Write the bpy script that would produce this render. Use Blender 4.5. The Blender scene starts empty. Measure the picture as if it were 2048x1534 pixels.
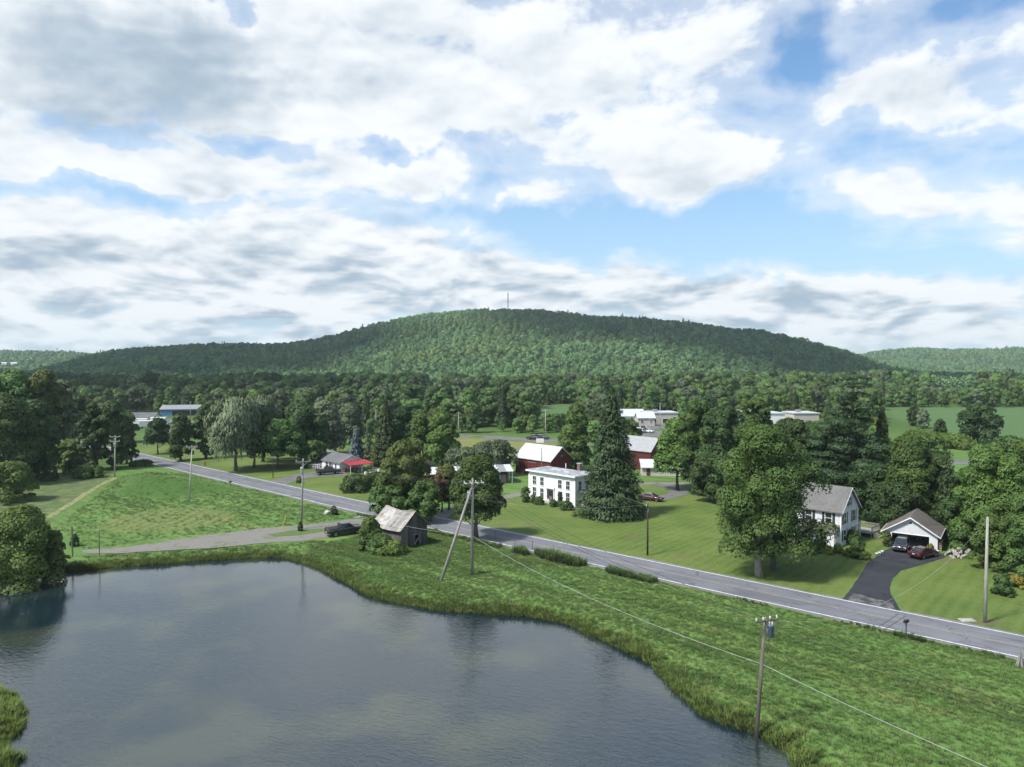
import bpy, math, random
import numpy as np
from mathutils import Vector, Matrix
S = bpy.context.scene
COL = S.collection
R = math.radians
rnd = random.Random(7)
rng = np.random.default_rng(11)

# ------------------------------------------------------------------ camera
CAM_H = 27.0
FOC = 1422.0                                  # focal length in photograph pixels (2048 wide)
PITCH = math.atan(37.0 / FOC)
cam_d = bpy.data.cameras.new('camera')
cam = bpy.data.objects.new('camera', cam_d); COL.objects.link(cam)
cam.location = (0, 0, CAM_H)
cam.rotation_euler = (R(90) - PITCH, 0, 0)
cam_d.sensor_width = 36.0
cam_d.lens = FOC / 2048 * 36.0
cam_d.clip_start = 0.5
cam_d.clip_end = 30000
S.camera = cam

# ------------------------------------------------------------------ sun
SUN = Vector((-0.52, -0.30, 0.80)).normalized()       # towards the sun
sl = bpy.data.lights.new('sun', 'SUN')
sl.energy = 2.5; sl.angle = R(8); sl.color = (1.0, 0.95, 0.87)
so = bpy.data.objects.new('sun', sl); COL.objects.link(so)
so.rotation_euler = SUN.to_track_quat('Z', 'Y').to_euler()
so.location = (-200, -100, 300)

# ------------------------------------------------------------------ exposure
S.view_settings.view_transform = 'Standard'
S.view_settings.look = 'None'
S.view_settings.gamma = 1.0
S.view_settings.use_curve_mapping = False
S.view_settings.exposure = 1.3
S.render.engine = 'CYCLES'
S.cycles.max_bounces = 8
S.cycles.diffuse_bounces = 3
S.cycles.transparent_max_bounces = 6
S.cycles.volume_bounces = 1
S.cycles.use_denoising = True
S.cycles.sample_clamp_indirect = 6.0

# ------------------------------------------------------------------ node helpers
def nn(nt, typ, ins=None, **props):
    n = nt.nodes.new(typ)
    for k, v in props.items(): setattr(n, k, v)
    if ins:
        for k, v in ins.items():
            s = n.inputs[k]
            if isinstance(v, bpy.types.NodeSocket): nt.links.new(v, s)
            else: s.default_value = v
    return n
def mth(nt, op, a, b=None, c=None, clamp=False):
    n = nt.nodes.new('ShaderNodeMath'); n.operation = op; n.use_clamp = clamp
    for i, v in enumerate((a, b, c)):
        if v is None: continue
        if isinstance(v, bpy.types.NodeSocket): nt.links.new(v, n.inputs[i])
        else: n.inputs[i].default_value = v
    return n.outputs[0]
def vmt(nt, op, a, b=None, out=0):
    n = nt.nodes.new('ShaderNodeVectorMath'); n.operation = op
    for i, v in enumerate((a, b)):
        if v is None: continue
        if isinstance(v, bpy.types.NodeSocket): nt.links.new(v, n.inputs[i])
        else: n.inputs[i].default_value = v
    return n.outputs[out]
def mixc(nt, f, a, b, blend='MIX'):
    n = nt.nodes.new('ShaderNodeMix'); n.data_type = 'RGBA'; n.blend_type = blend; n.clamp_factor = True
    for s, v in ((n.inputs[0], f), (n.inputs[6], a), (n.inputs[7], b)):
        if isinstance(v, bpy.types.NodeSocket): nt.links.new(v, s)
        elif isinstance(v, (tuple, list)): s.default_value = (*v[:3], 1)
        else: s.default_value = v
    return n.outputs[2]
def sstep(nt, x, lo, hi, a=0.0, b=1.0):
    n = nn(nt, 'ShaderNodeMapRange', interpolation_type='SMOOTHSTEP')
    for i, v in enumerate((x, lo, hi, a, b)):
        if isinstance(v, bpy.types.NodeSocket): nt.links.new(v, n.inputs[i])
        else: n.inputs[i].default_value = v
    return n.outputs[0]
def noise(nt, vec, scale, detail=4, rough=0.55, dist=0.0, out='Fac', dims='3D'):
    n = nn(nt, 'ShaderNodeTexNoise', noise_dimensions=dims)
    if vec is not None: nt.links.new(vec, n.inputs['Vector'])
    n.inputs['Scale'].default_value = scale; n.inputs['Detail'].default_value = detail
    n.inputs['Roughness'].default_value = rough; n.inputs['Distortion'].default_value = dist
    return n.outputs[out]

# ------------------------------------------------------------------ sky: Nishita blue with procedural broken cloud
W = bpy.data.worlds.new('World'); S.world = W; W.use_nodes = True
nt = W.node_tree; nt.nodes.clear()
out = nn(nt, 'ShaderNodeOutputWorld')
bg = nn(nt, 'ShaderNodeBackground', {'Strength': 0.10})
nt.links.new(bg.outputs[0], out.inputs[0])
sky = nn(nt, 'ShaderNodeTexSky', sky_type='NISHITA', sun_disc=False)
sky.sun_elevation = math.asin(SUN.z)
sky.sun_rotation = math.atan2(SUN.x, SUN.y) % (2 * math.pi)
sky.air_density = 1.0; sky.dust_density = 0.6; sky.ozone_density = 2.0

def azel(px, py):
    v = Vector((px - 1024, FOC * math.cos(PITCH) - (767 - py) * -math.sin(PITCH), FOC * -math.sin(PITCH) + (767 - py) * math.cos(PITCH)))
    return math.atan2(v.x, v.y), math.atan2(v.z, math.hypot(v.x, v.y))
# where the big cloud masses (+) and the blue gaps (-) of this sky stand: photo position, half sizes, weight
SKYB = [
    (230, 90, 460, 210, .20), (900, 120, 520, 220, .19), (1330, 150, 330, 230, .10), (1400, 330, 230, 70, .13),
    (700, 330, 260, 70, .03), (100, 300, 280, 70, .10), (420, 350, 300, 70, .12), (860, 360, 110, 60, .10),
    (1065, 385, 95, 30, .14), (1790, 405, 260, 100, .15), (1880, 190, 260, 95, .12), (800, 190, 200, 90, .12), (1650, 215, 150, 75, .11),
    (1700, 60, 90, 50, .07), (2030, 440, 90, 80, .06),
    (300, 540, 750, 160, .20), (800, 520, 400, 90, .10), (1150, 590, 500, 75, .14), (1500, 600, 420, 62, .17), (1950, 630, 420, 60, .15), (1024, 690, 1800, 42, .16),
    (520, 272, 170, 26, -.15), (790, 290, 90, 28, -.16), (300, 290, 120, 18, -.11), (60, 370, 300, 26, -.11), (330, 395, 260, 22, -.11),
    (465, 30, 50, 60, -.15), (960, 420, 180, 46, -.09), (1300, 470, 420, 75, -.22), (1640, 500, 300, 60, -.17), (1110, 225, 50, 30, -.10),
    (1610, 110, 80, 110, -.18), (1760, 275, 120, 50, -.14), (1920, 40, 240, 40, -.08), (1560, 260, 80, 60, -.05), (1560, 410, 140, 60, -.10), (1850, 540, 300, 30, -.16),
    (1120, 440, 300, 30, -.06),
]
tc = nn(nt, 'ShaderNodeTexCoord')
D0 = vmt(nt, 'NORMALIZE', tc.outputs['Generated'])
def sky_coords(d):
    sp = nn(nt, 'ShaderNodeSeparateXYZ', {0: d})
    x, y, z = sp.outputs
    el = mth(nt, 'ARCSINE', z)
    zz = mth(nt, 'ADD', mth(nt, 'MAXIMUM', z, 0.0), 0.09)
    pl = nn(nt, 'ShaderNodeCombineXYZ', {0: mth(nt, 'DIVIDE', x, zz), 1: mth(nt, 'DIVIDE', y, zz), 2: 3.7}).outputs[0]
    ae = nn(nt, 'ShaderNodeCombineXYZ', {0: mth(nt, 'ARCTAN2', x, y), 1: el, 2: 0.0}).outputs[0]
    return pl, ae, el
def lumps(pl, ae, el, det):
    """heaped vapour: a flat deck seen from below overhead, stacked rows of cumulus towards the horizon"""
    n1 = mth(nt, 'ADD', mth(nt, 'MULTIPLY', noise(nt, pl, 1.3, det, 0.56, 0.3), .45), mth(nt, 'MULTIPLY', noise(nt, vmt(nt, 'MULTIPLY', ae, (7.0, 11.0, 1)), 1.0, det, 0.58, 0.3), .55))
    n2 = noise(nt, vmt(nt, 'MULTIPLY', ae, (7.5, 21.0, 1)), 1.0, det, 0.57, 0.3)
    hz = sstep(nt, el, 0.04, 0.28)
    return mth(nt, 'ADD', mth(nt, 'MULTIPLY', n1, mth(nt, 'MULTIPLY_ADD', hz, 0.62, 0.18)),
               mth(nt, 'MULTIPLY', n2, mth(nt, 'MULTIPLY_ADD', hz, -0.62, 0.82)))
pl0, ae0, el0 = sky_coords(D0)
wob = noise(nt, ae0, 8.0, 4, 0.6, 0, 'Color')
ae2 = vmt(nt, 'ADD', ae0, vmt(nt, 'MULTIPLY', vmt(nt, 'SUBTRACT', wob, (.5, .5, .5)), (.22, .12, 0)))
tot = None
for px, py, sx, sy, w in SKYB:
    a, e = azel(px, py)
    q = vmt(nt, 'MULTIPLY', vmt(nt, 'SUBTRACT', ae2, (a, e, 0)), (FOC / sx / 1.25, FOC / sy / 1.25, 0))
    b = mth(nt, 'SUBTRACT', 1.0, vmt(nt, 'DOT_PRODUCT', q, q, 1), clamp=True)
    b = mth(nt, 'MULTIPLY', mth(nt, 'MULTIPLY', b, b), w)
    tot = b if tot is None else mth(nt, 'ADD', tot, b)
nA = lumps(pl0, ae0, el0, 10)
dA = mth(nt, 'ADD', nA, tot)
alpha = mth(nt, 'MAXIMUM', sstep(nt, dA, 0.50, 0.63), sstep(nt, dA, 0.37, 0.58, 0, 0.5))
# relief: vapour that thins out upwards is a lit top, vapour that thickens upwards a grey base
def up(k): return sky_coords(vmt(nt, 'NORMALIZE', vmt(nt, 'ADD', D0, (-0.35 * k, 0, k))))
big = mth(nt, 'SUBTRACT', lumps(pl0, ae0, el0, 3), lumps(*up(0.035), 3))
fine = mth(nt, 'SUBTRACT', nA, lumps(*up(0.010), 7))
rel = mth(nt, 'ADD', mth(nt, 'MULTIPLY', big, sstep(nt, el0, .10, .32, 2.6, 1.5)), mth(nt, 'MULTIPLY', fine, sstep(nt, el0, .08, .30, 3.4, 1.7)))
thick = sstep(nt, dA, 0.60, 0.84)
bright = mth(nt, 'ADD', 0.78, rel)
bright = mth(nt, 'SUBTRACT', bright, mth(nt, 'MULTIPLY', thick, 0.22))
# thin edges are brilliant white, the dark heart of the heap at the upper left stays grey
bright = mth(nt, 'ADD', bright, sstep(nt, dA, 0.66, 0.50, 0, .22))
ga_, ge_ = azel(300, 160)
gq = vmt(nt, 'MULTIPLY', vmt(nt, 'SUBTRACT', ae2, (ga_, ge_, 0)), (FOC / 260, FOC / 130, 0))
gheart = mth(nt, 'SUBTRACT', 1.0, vmt(nt, 'DOT_PRODUCT', gq, gq, 1), clamp=True)
bright = mth(nt, 'SUBTRACT', bright, mth(nt, 'MULTIPLY', gheart, .48))
bright = sstep(nt, bright, 0.15, 1.0)
CW = 4.2
ccol = mixc(nt, bright, (CW * .40, CW * .51, CW * .62), (CW * .98, CW * 1.01, CW * 1.04))
skyb = mixc(nt, 1.0, sky.outputs[0], (0.57, 0.72, 0.78), 'MULTIPLY')
hazeb = mixc(nt, sstep(nt, el0, 0.36, -0.03, 0, .9), skyb, (CW * .57, CW * .75, CW * .93))
fin = mixc(nt, alpha, hazeb, ccol)
nt.links.new(fin, bg.inputs['Color'])
W.cycles.sampling_method = 'MANUAL'; W.cycles.sample_map_resolution = 512

# ------------------------------------------------------------------ survey: photograph position -> place on level z
_f = Vector((0, math.cos(PITCH), -math.sin(PITCH))); _u = Vector((0, math.sin(PITCH), math.cos(PITCH)))
def at(px, py, z=0.0):
    d = _f * FOC + Vector((1, 0, 0)) * (px - 1024) + _u * (767 - py)
    t = (z - CAM_H) / d.z
    p = Vector((0, 0, CAM_H)) + d * t
    return Vector((p.x, p.y, z))
def at_d(px, py, Y):
    """the point on that line of sight standing Y metres away"""
    d = _f * FOC + Vector((1, 0, 0)) * (px - 1024) + _u * (767 - py)
    return Vector((0, 0, CAM_H)) + d * (Y / d.y)
def proj(x, y, z):
    v = Vector((x, y, z - CAM_H)); dz = v.dot(_f)
    return 1024 + v.x / dz * FOC, 767 - v.dot(_u) / dz * FOC
def poly(pts, z=0.0): return [tuple(at(a, b, z)[:2]) for a, b in pts]

def in_poly(P, X, Y):
    P = np.asarray(P, float); r = np.zeros(X.shape, bool); n = len(P)
    j = n - 1
    for i in range(n):
        xi, yi = P[i]; xj, yj = P[j]
        c = ((yi > Y) != (yj > Y)) & (X < (xj - xi) * (Y - yi) / (yj - yi + 1e-12) + xi)
        r ^= c; j = i
    return r
def dist_path(P, X, Y, closed=False):
    P = np.asarray(P, float); d = np.full(X.shape, 1e9)
    n = len(P)
    for i in range(n if closed else n - 1):
        a = P[i]; b = P[(i + 1) % n]; v = b - a; L = v @ v + 1e-9
        t = np.clip(((X - a[0]) * v[0] + (Y - a[1]) * v[1]) / L, 0, 1)
        d = np.minimum(d, np.hypot(X - a[0] - t * v[0], Y - a[1] - t * v[1]))
    return d
def sm(x, a, b):
    t = np.clip((x - a) / (b - a), 0, 1); return t * t * (3 - 2 * t)
def vnoise(X, Y, seed=0):
    """cheap smooth value noise"""
    xi = np.floor(X).astype(np.int64); yi = np.floor(Y).astype(np.int64)
    fx = X - xi; fy = Y - yi; fx = fx * fx * (3 - 2 * fx); fy = fy * fy * (3 - 2 * fy)
    def h(a, b):
        v = np.sin(a * 127.1 + b * 311.7 + seed * 74.7) * 43758.5453
        return v - np.floor(v)
    return (h(xi, yi) * (1 - fx) + h(xi + 1, yi) * fx) * (1 - fy) + (h(xi, yi + 1) * (1 - fx) + h(xi + 1, yi + 1) * fx) * fy
def fbm(X, Y, s, seed=0, o=4):
    t = 0; a = .5
    for k in range(o):
        t = t + a * vnoise(X / s, Y / s, seed + k); s *= .5; a *= .5
    return t
def spline(P, step):
    """smooth path through points, resampled"""
    P = [Vector((p[0], p[1], 0)) for p in P]; out = []
    for i in range(len(P) - 1):
        p0 = P[max(i - 1, 0)]; p1 = P[i]; p2 = P[i + 1]; p3 = P[min(i + 2, len(P) - 1)]
        n = max(2, int((p2 - p1).length / step))
        for k in range(n):
            t = k / n
            q = .5 * ((2 * p1) + (p2 - p0) * t + (2 * p0 - 5 * p1 + 4 * p2 - p3) * t * t + (3 * p1 - p0 - 3 * p2 + p3) * t ** 3)
            out.append((q.x, q.y))
    out.append((P[-1].x, P[-1].y))
    return out

# ------------------------------------------------------------------ mesh helpers
def tag(o, label=None, cat=None, group=None, kind=None):
    if label: o['label'] = label
    if cat: o['category'] = cat
    if group: o['group'] = group
    if kind: o['kind'] = kind
    return o
def empty(name, loc, rz=0.0, label=None, cat=None, group=None):
    o = bpy.data.objects.new(name, None); COL.objects.link(o)
    o.location = loc; o.rotation_euler = (0, 0, rz); o.empty_display_size = .5
    return tag(o, label, cat, group)
def link(name, me, parent=None):
    o = bpy.data.objects.new(name, me); COL.objects.link(o)
    if parent: o.parent = parent
    return o
def np_mesh(name, V, F, mats, midx=None, smooth=False):
    """V (n,3), F (m,k) arrays"""
    V = np.ascontiguousarray(V, np.float32); F = np.ascontiguousarray(F, np.int32)
    me = bpy.data.meshes.new(name)
    me.vertices.add(len(V)); me.vertices.foreach_set('co', V.ravel())
    k = F.shape[1]; m = len(F)
    me.loops.add(m * k); me.loops.foreach_set('vertex_index', F.ravel())
    me.polygons.add(m); me.polygons.foreach_set('loop_start', np.arange(0, m * k, k, dtype=np.int32))
    me.polygons.foreach_set('loop_total', np.full(m, k, np.int32))
    for mt in (mats if isinstance(mats, (list, tuple)) else [mats]): me.materials.append(mt)
    if midx is not None: me.polygons.foreach_set('material_index', np.asarray(midx, np.int32))
    if smooth: me.polygons.foreach_set('use_smooth', np.ones(m, bool))
    me.update(calc_edges=True); return me

def soft_normals(me, N):
    me.polygons.foreach_set('use_smooth', np.ones(len(me.polygons), bool))
    me.normals_split_custom_set_from_vertices([tuple(v) for v in N])
    return me

class MB:
    """collects simple solids into one mesh"""
    def __init__(s): s.v = []; s.f = []
    def add(s, V, F):
        n = len(s.v); s.v += [tuple(v) for v in V]; s.f += [tuple(i + n for i in f) for f in F]; return s
    def box(s, x0, x1, y0, y1, z0, z1):
        V = [(x0, y0, z0), (x1, y0, z0), (x1, y1, z0), (x0, y1, z0), (x0, y0, z1), (x1, y0, z1), (x1, y1, z1), (x0, y1, z1)]
        return s.add(V, [(3, 2, 1, 0), (4, 5, 6, 7), (0, 1, 5, 4), (1, 2, 6, 5), (2, 3, 7, 6), (3, 0, 4, 7)])
    def prism(s, poly, d):
        """closed outline (3D points) pushed along vector d"""
        n = len(poly); d = Vector(d); P = [Vector(p) for p in poly]
        V = P + [p + d for p in P]
        F = [tuple(range(n)), tuple(range(2 * n - 1, n - 1, -1))] + [(i, i + n, (i + 1) % n + n, (i + 1) % n) for i in range(n)]
        F = [f[::-1] for f in F]
        return s.add(V, F)
    def tube(s, pts, rad, n=6, cap=True):
        P = [Vector(p) for p in pts]; m = len(P)
        if not isinstance(rad, (list, tuple)): rad = [rad] * m
        V = []; F = []
        for i, p in enumerate(P):
            t = (P[min(i + 1, m - 1)] - P[max(i - 1, 0)]).normalized()
            a = t.orthogonal() if abs(t.z) < .9 else Vector((1, 0, 0)) - t * t.x
            a.normalize(); b = t.cross(a)
            for k in range(n):
                w = 2 * math.pi * k / n
                V.append(p + (a * math.cos(w) + b * math.sin(w)) * rad[i])
        for i in range(m - 1):
            for k in range(n):
                F.append((i * n + k, i * n + (k + 1) % n, (i + 1) * n + (k + 1) % n, (i + 1) * n + k))
        if cap: F += [tuple(range(n))[::-1], tuple(range((m - 1) * n, m * n))]
        return s.add(V, F)
    def lathe(s, prof, n=12, c=(0, 0, 0)):
        V = []; F = []; m = len(prof)
        for r, z in prof:
            for k in range(n):
                w = 2 * math.pi * k / n
                V.append((c[0] + r * math.cos(w), c[1] + r * math.sin(w), c[2] + z))
        for i in range(m - 1):
            for k in range(n):
                F.append((i * n + k, i * n + (k + 1) % n, (i + 1) * n + (k + 1) % n, (i + 1) * n + k))
        F += [tuple(range(n))[::-1], tuple(range((m - 1) * n, m * n))]
        return s.add(V, F)
    def quad(s, a, b, c, d): return s.add([a, b, c, d], [(0, 1, 2, 3)])
    def mesh(s, name, mat, smooth=False):
        me = bpy.data.meshes.new(name); me.from_pydata([tuple(v) for v in s.v], [], s.f)
        for mt in (mat if isinstance(mat, (list, tuple)) else [mat]): me.materials.append(mt)
        if smooth:
            for p in me.polygons: p.use_smooth = True
        me.update(); return me
    def build(s, name, mat, parent=None, smooth=False, bevel=0):
        o = link(name, s.mesh(name, mat, smooth), parent)
        if bevel:
            b = o.modifiers.new('bevel', 'BEVEL'); b.width = bevel; b.segments = 2; b.limit_method = 'ANGLE'
        return o
def copy_tree(o, parent=None):
    c = o.copy(); COL.objects.link(c)
    if parent: c.parent = parent
    for ch in o.children: copy_tree(ch, c)
    return c

# ------------------------------------------------------------------ materials
def new_mat(name):
    m = bpy.data.materials.new(name); m.use_nodes = True; nt = m.node_tree
    return m, nt, nt.nodes['Principled BSDF']
def mat(name, c, rough=0.7, c2=None, scale=3.0, metal=0.0, bump=0.0, stretch=(1, 1, 1), spec=0.3, detail=5, lo=.35, hi=.65, coat=0):
    """plain material whose colour wanders between c and c2 on a noise"""
    m, nt, p = new_mat(name)
    p.inputs['Roughness'].default_value = rough; p.inputs['Metallic'].default_value = metal
    p.inputs['Specular IOR Level'].default_value = spec
    p.inputs['Coat Weight'].default_value = coat; p.inputs['Coat Roughness'].default_value = .08
    if c2 is None: c2 = tuple(v * .82 for v in c)
    tc = nn(nt, 'ShaderNodeTexCoord').outputs['Object']
    v = vmt(nt, 'MULTIPLY', tc, stretch)
    f = noise(nt, v, scale, detail, .6)
    nt.links.new(mixc(nt, sstep(nt, f, lo, hi), c, c2), p.inputs['Base Color'])
    if bump:
        b = nn(nt, 'ShaderNodeBump', {'Strength': bump, 'Distance': .05, 'Height': f})
        nt.links.new(b.outputs[0], p.inputs['Normal'])
    return m
LEAFK = 1.45
def soft_normal(nt, k=.62, up=False):
    """leaf sprays and grass blades are finer than the mesh: shade them mostly by the way their clump faces"""
    gn = nn(nt, 'ShaderNodeNewGeometry').outputs['Normal']
    if up: w = (0, 0, 1)
    else:
        at_ = nn(nt, 'ShaderNodeAttribute', attribute_name='cn').outputs['Vector']
        w = nn(nt, 'ShaderNodeVectorTransform', {0: at_}, vector_type='NORMAL', convert_from='OBJECT', convert_to='WORLD').outputs[0]
    a = vmt(nt, 'MULTIPLY', w, (k, k, k)); b = vmt(nt, 'MULTIPLY', gn, (1 - k, 1 - k, 1 - k))
    return vmt(nt, 'NORMALIZE', vmt(nt, 'ADD', a, b))
def leaf_mat(name, dark, light, vary=.35, scale=.45, trans=.22, yel=(0.10, 0.11, 0.02), patches=0.0):
    """foliage: two greens in clumps, each plant a little different"""
    m, nt, p = new_mat(name)
    tc = nn(nt, 'ShaderNodeTexCoord').outputs['Object']
    oi = nn(nt, 'ShaderNodeObjectInfo')
    f = noise(nt, tc, scale, 3, .6)
    dark = tuple(v * LEAFK for v in dark); light = tuple(v * LEAFK for v in light)
    g = noise(nt, tc, scale * 7, 2, .6)
    k = mth(nt, 'ADD', mth(nt, 'MULTIPLY', f, .65), mth(nt, 'MULTIPLY', g, .35))
    c = mixc(nt, sstep(nt, k, .36, .64), dark, light)
    c = mixc(nt, mth(nt, 'MULTIPLY', oi.outputs['Random'], vary), c, yel)
    if patches:            # stands of different species over the slope
        w = nn(nt, 'ShaderNodeNewGeometry').outputs['Position']
        c = mixc(nt, mth(nt, 'MULTIPLY', sstep(nt, noise(nt, w, .009, 4, .6), .46, .62), patches), c, tuple(v * 1.3 for v in yel))
        c = mixc(nt, mth(nt, 'MULTIPLY', sstep(nt, noise(nt, w, .014, 4, .6, .5), .54, .66), patches), c, tuple(v * .62 for v in dark))
    r2 = mth(nt, 'FRACT', mth(nt, 'MULTIPLY', oi.outputs['Random'], 37.7))
    hv = nn(nt, 'ShaderNodeHueSaturation', {'Color': c, 'Value': mth(nt, 'MULTIPLY_ADD', r2, vary * 1.3, 1 - vary * .65)})
    c = hv.outputs[0]
    p.inputs['Roughness'].default_value = .6; p.inputs['Specular IOR Level'].default_value = .22
    nt.links.new(c, p.inputs['Base Color'])
    nrm = soft_normal(nt)
    nt.links.new(nrm, p.inputs['Normal'])
    tr = nn(nt, 'ShaderNodeBsdfTranslucent', {'Color': c, 'Normal': nrm})
    mx = nn(nt, 'ShaderNodeMixShader', {0: trans, 1: p.outputs[0], 2: tr.outputs[0]})
    nt.links.new(mx.outputs[0], nt.nodes['Material Output'].inputs['Surface'])
    return m
# ------------------------------------------------------------------ where the road, drives, pond and fields lie
WATER_Z = -1.0
ROAD_PX = [(150, 881), (190, 893), (260, 910.5), (375, 935.5), (511, 967), (620, 992.5), (745, 1019), (870, 1046), (1000, 1073.5), (1136, 1102), (1296, 1135.5), (1446, 1169), (1536, 1188.5), (1686, 1217), (1806, 1244), (2047, 1296)]
_rw = [tuple(at(a, b)[:2]) for a, b in ROAD_PX]
_far = [(_rw[0][0] - 60, _rw[0][1] + 40), (_rw[0][0] - 25, _rw[0][1] + 18)]
# smooth the surveyed centre line
_c = np.array(_far + _rw + [(_rw[-1][0] + 30, _rw[-1][1] - 25), (_rw[-1][0] + 80, _rw[-1][1] - 66)])
for _ in range(6):
    _c[1:-1] = .25 * _c[:-2] + .5 * _c[1:-1] + .25 * _c[2:]
ROAD = spline(_c, 3.0)
HW = 3.55                                                     # half width of the asphalt
_h0 = Vector(at(930, 873)); _h1 = Vector(at(1310, 893)); _hd = (_h1 - _h0).normalized()
HIGHWAY = [tuple((_h0 + _hd * t)[:2]) for t in range(-330, 400, 10)]

SHORE_PX = [(0, 1158), (40, 1154), (85, 1147), (125, 1145), (175, 1140), (250, 1132.5), (350, 1126), (425, 1120), (511, 1116), (565, 1116), (620, 1130), (665, 1149), (702, 1170), (740, 1192), (795, 1205), (870, 1219), (970, 1227.5), (1045, 1232), (1131, 1247), (1173, 1267), (1248, 1299), (1296, 1322), (1325, 1350), (1350, 1378), (1380, 1406), (1415, 1434), (1454, 1447), (1488, 1458), (1525, 1472), (1558, 1494), (1590, 1510), (1597, 1534)]
ISLE_PX = [(22, 1534), (15, 1515), (5, 1497), (12, 1480), (27, 1466), (38, 1446), (40, 1421), (25, 1399), (2, 1389)]
SHORE = [tuple(at(a, b, WATER_Z)[:2]) for a, b in SHORE_PX]
SHORE += [(SHORE[-1][0] + 2, SHORE[-1][1] - 5), (26, 34), (12, 24), (-20, 20), (-30, 27), (-37, 38)]
SHORE += [tuple(at(a, b, WATER_Z)[:2]) for a, b in ISLE_PX] + [(-55, 63), (-72, 68), (-88, 80), (-84, 93)]
SHORE = [p for p in spline(SHORE + [SHORE[0]], 1.2)]

GRAVEL = poly([(745, 1037), (700, 1039), (640, 1046), (575, 1053), (511, 1058), (400, 1072), (320, 1085), (240, 1096), (165, 1100), (160, 1106), (240, 1107), (330, 1101), (430, 1096), (530, 1086), (600, 1082), (655, 1076), (700, 1068), (735, 1060), (762, 1052), (775, 1040)])
GRASS_WEDGE = poly([(533, 1069), (580, 1062), (640, 1057), (685, 1054), (660, 1062), (600, 1070), (550, 1074)])
DRIVE_HOUSE = poly([(1683, 1198), (1698, 1184), (1715, 1158), (1736, 1125), (1757, 1110), (1780, 1095.5), (1800, 1094), (1868, 1103), (1896, 1110), (1886, 1117), (1843, 1130), (1803, 1141), (1787, 1156), (1779, 1175), (1783, 1192), (1803, 1222)])
DRIVE_RANCH = poly([(535, 963), (560, 957), (590, 949), (628, 944), (690, 943), (694, 951), (640, 953), (596, 959), (575, 967), (560, 973)])
DRIVE_FARM = spline(poly([(868, 1040), (905, 1018), (955, 1004), (1005, 995), (1060, 985), (1130, 975), (1230, 969), (1300, 967), (1380, 967)]), 2)
LOOP_FARM = spline(poly([(1290, 1000), (1325, 996), (1352, 989), (1358, 981), (1340, 973), (1305, 968)]), 1.5)
TRAIL = spline(poly([(95, 1034), (107, 1025), (140, 1004), (175, 984), (205, 967), (232, 955)]), 1.5)

LAWN_A = poly([(875, 1042), (905, 1015), (1000, 1000), (1060, 980), (1300, 960), (1420, 965), (1640, 1010), (1800, 1040), (1780, 1100), (1690, 1200), (1450, 1155), (1135, 1092)])
LAWN_B = poly([(1803, 1223), (1775, 1180), (1800, 1138), (1900, 1105), (2060, 1110), (2400, 1250), (2060, 1280)])
LAWN_C = poly([(255, 905), (270, 885), (500, 890), (760, 900), (800, 960), (760, 1015), (560, 965), (400, 935)])
DRYCUT = poly([(190, 1052), (235, 1032), (330, 1016), (420, 1018), (478, 1032), (440, 1050), (330, 1066), (215, 1066)])
OLIVE = poly([(840, 885), (930, 876), (1110, 886), (1118, 935), (1030, 925), (900, 950), (820, 940)])
CORN = poly([(1770, 816), (2400, 812), (2400, 905), (1960, 882), (1860, 846), (1800, 838)])
CORN2 = poly([(1080, 812), (1150, 807), (1160, 826), (1082, 828)])
PALE = poly([(-200, 1010), (0, 960), (100, 935), (225, 938), (228, 958), (105, 1028), (90, 1060), (-200, 1100)])
DARKG = poly([(230, 985), (265, 948), (360, 952), (480, 975), (430, 990), (330, 1000)])

_RSK = [(-3000, 700), (-600, 712), (-300, 735), (60, 745), (110, 730), (160, 716), (210, 707), (270, 700), (350, 695), (430, 691), (520, 692), (570, 691), (620, 684), (700, 666), (760, 650), (800, 641), (860, 631), (940, 625), (1020, 623), (1080, 626), (1140, 634), (1200, 641), (1270, 644), (1340, 649), (1420, 658), (1500, 670), (1560, 679), (1620, 690), (1680, 704), (1740, 722), (1800, 737), (1860, 750), (1900, 757), (2300, 762), (5000, 760)]
_FSK = [(-4000, 690), (-1500, 700), (-300, 698), (0, 705), (60, 706), (130, 710), (220, 712), (400, 735), (800, 745), (1400, 745), (1620, 738), (1700, 716), (1745, 706), (1800, 700), (1850, 698), (1900, 701), (1980, 702), (2050, 701), (2400, 696), (4000, 700)]
def hills(X, Y):
    px = 1024 + FOC * X / np.maximum(Y, 1)
    s1 = np.interp(px, *zip(*_RSK)); s2 = np.interp(px, *zip(*_FSK))
    D1 = 1650.0; D2 = 2900.0
    h1 = CAM_H + (730 - s1) / FOC * D1 - 9
    h2 = CAM_H + (730 - s2) / FOC * D2 - 11
    t = (Y - 820) / (D1 - 820)
    rough = (fbm(X, Y, 260, 3) - .47) * 60
    z1 = h1 * sm(t, 0, 1) * (1 - .7 * sm(Y, D1 + 60, D1 + 800)) + rough * sm(t, .05, .4) * (1 - sm(t, .72, 1)) * np.clip(h1 / 90, 0, 1)
    t2 = (Y - 1850) / (D2 - 1850)
    z2 = h2 * sm(t2, 0, 1) * (1 - .5 * sm(Y, D2 + 100, D2 + 2500)) + (fbm(X, Y, 420, 9) - .47) * 70 * sm(t2, .05, .4) * (1 - sm(t2, .75, 1))
    return np.maximum(np.maximum(z1, z2), 0)
PAVED = [GRAVEL, DRIVE_HOUSE, DRIVE_RANCH]
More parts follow.
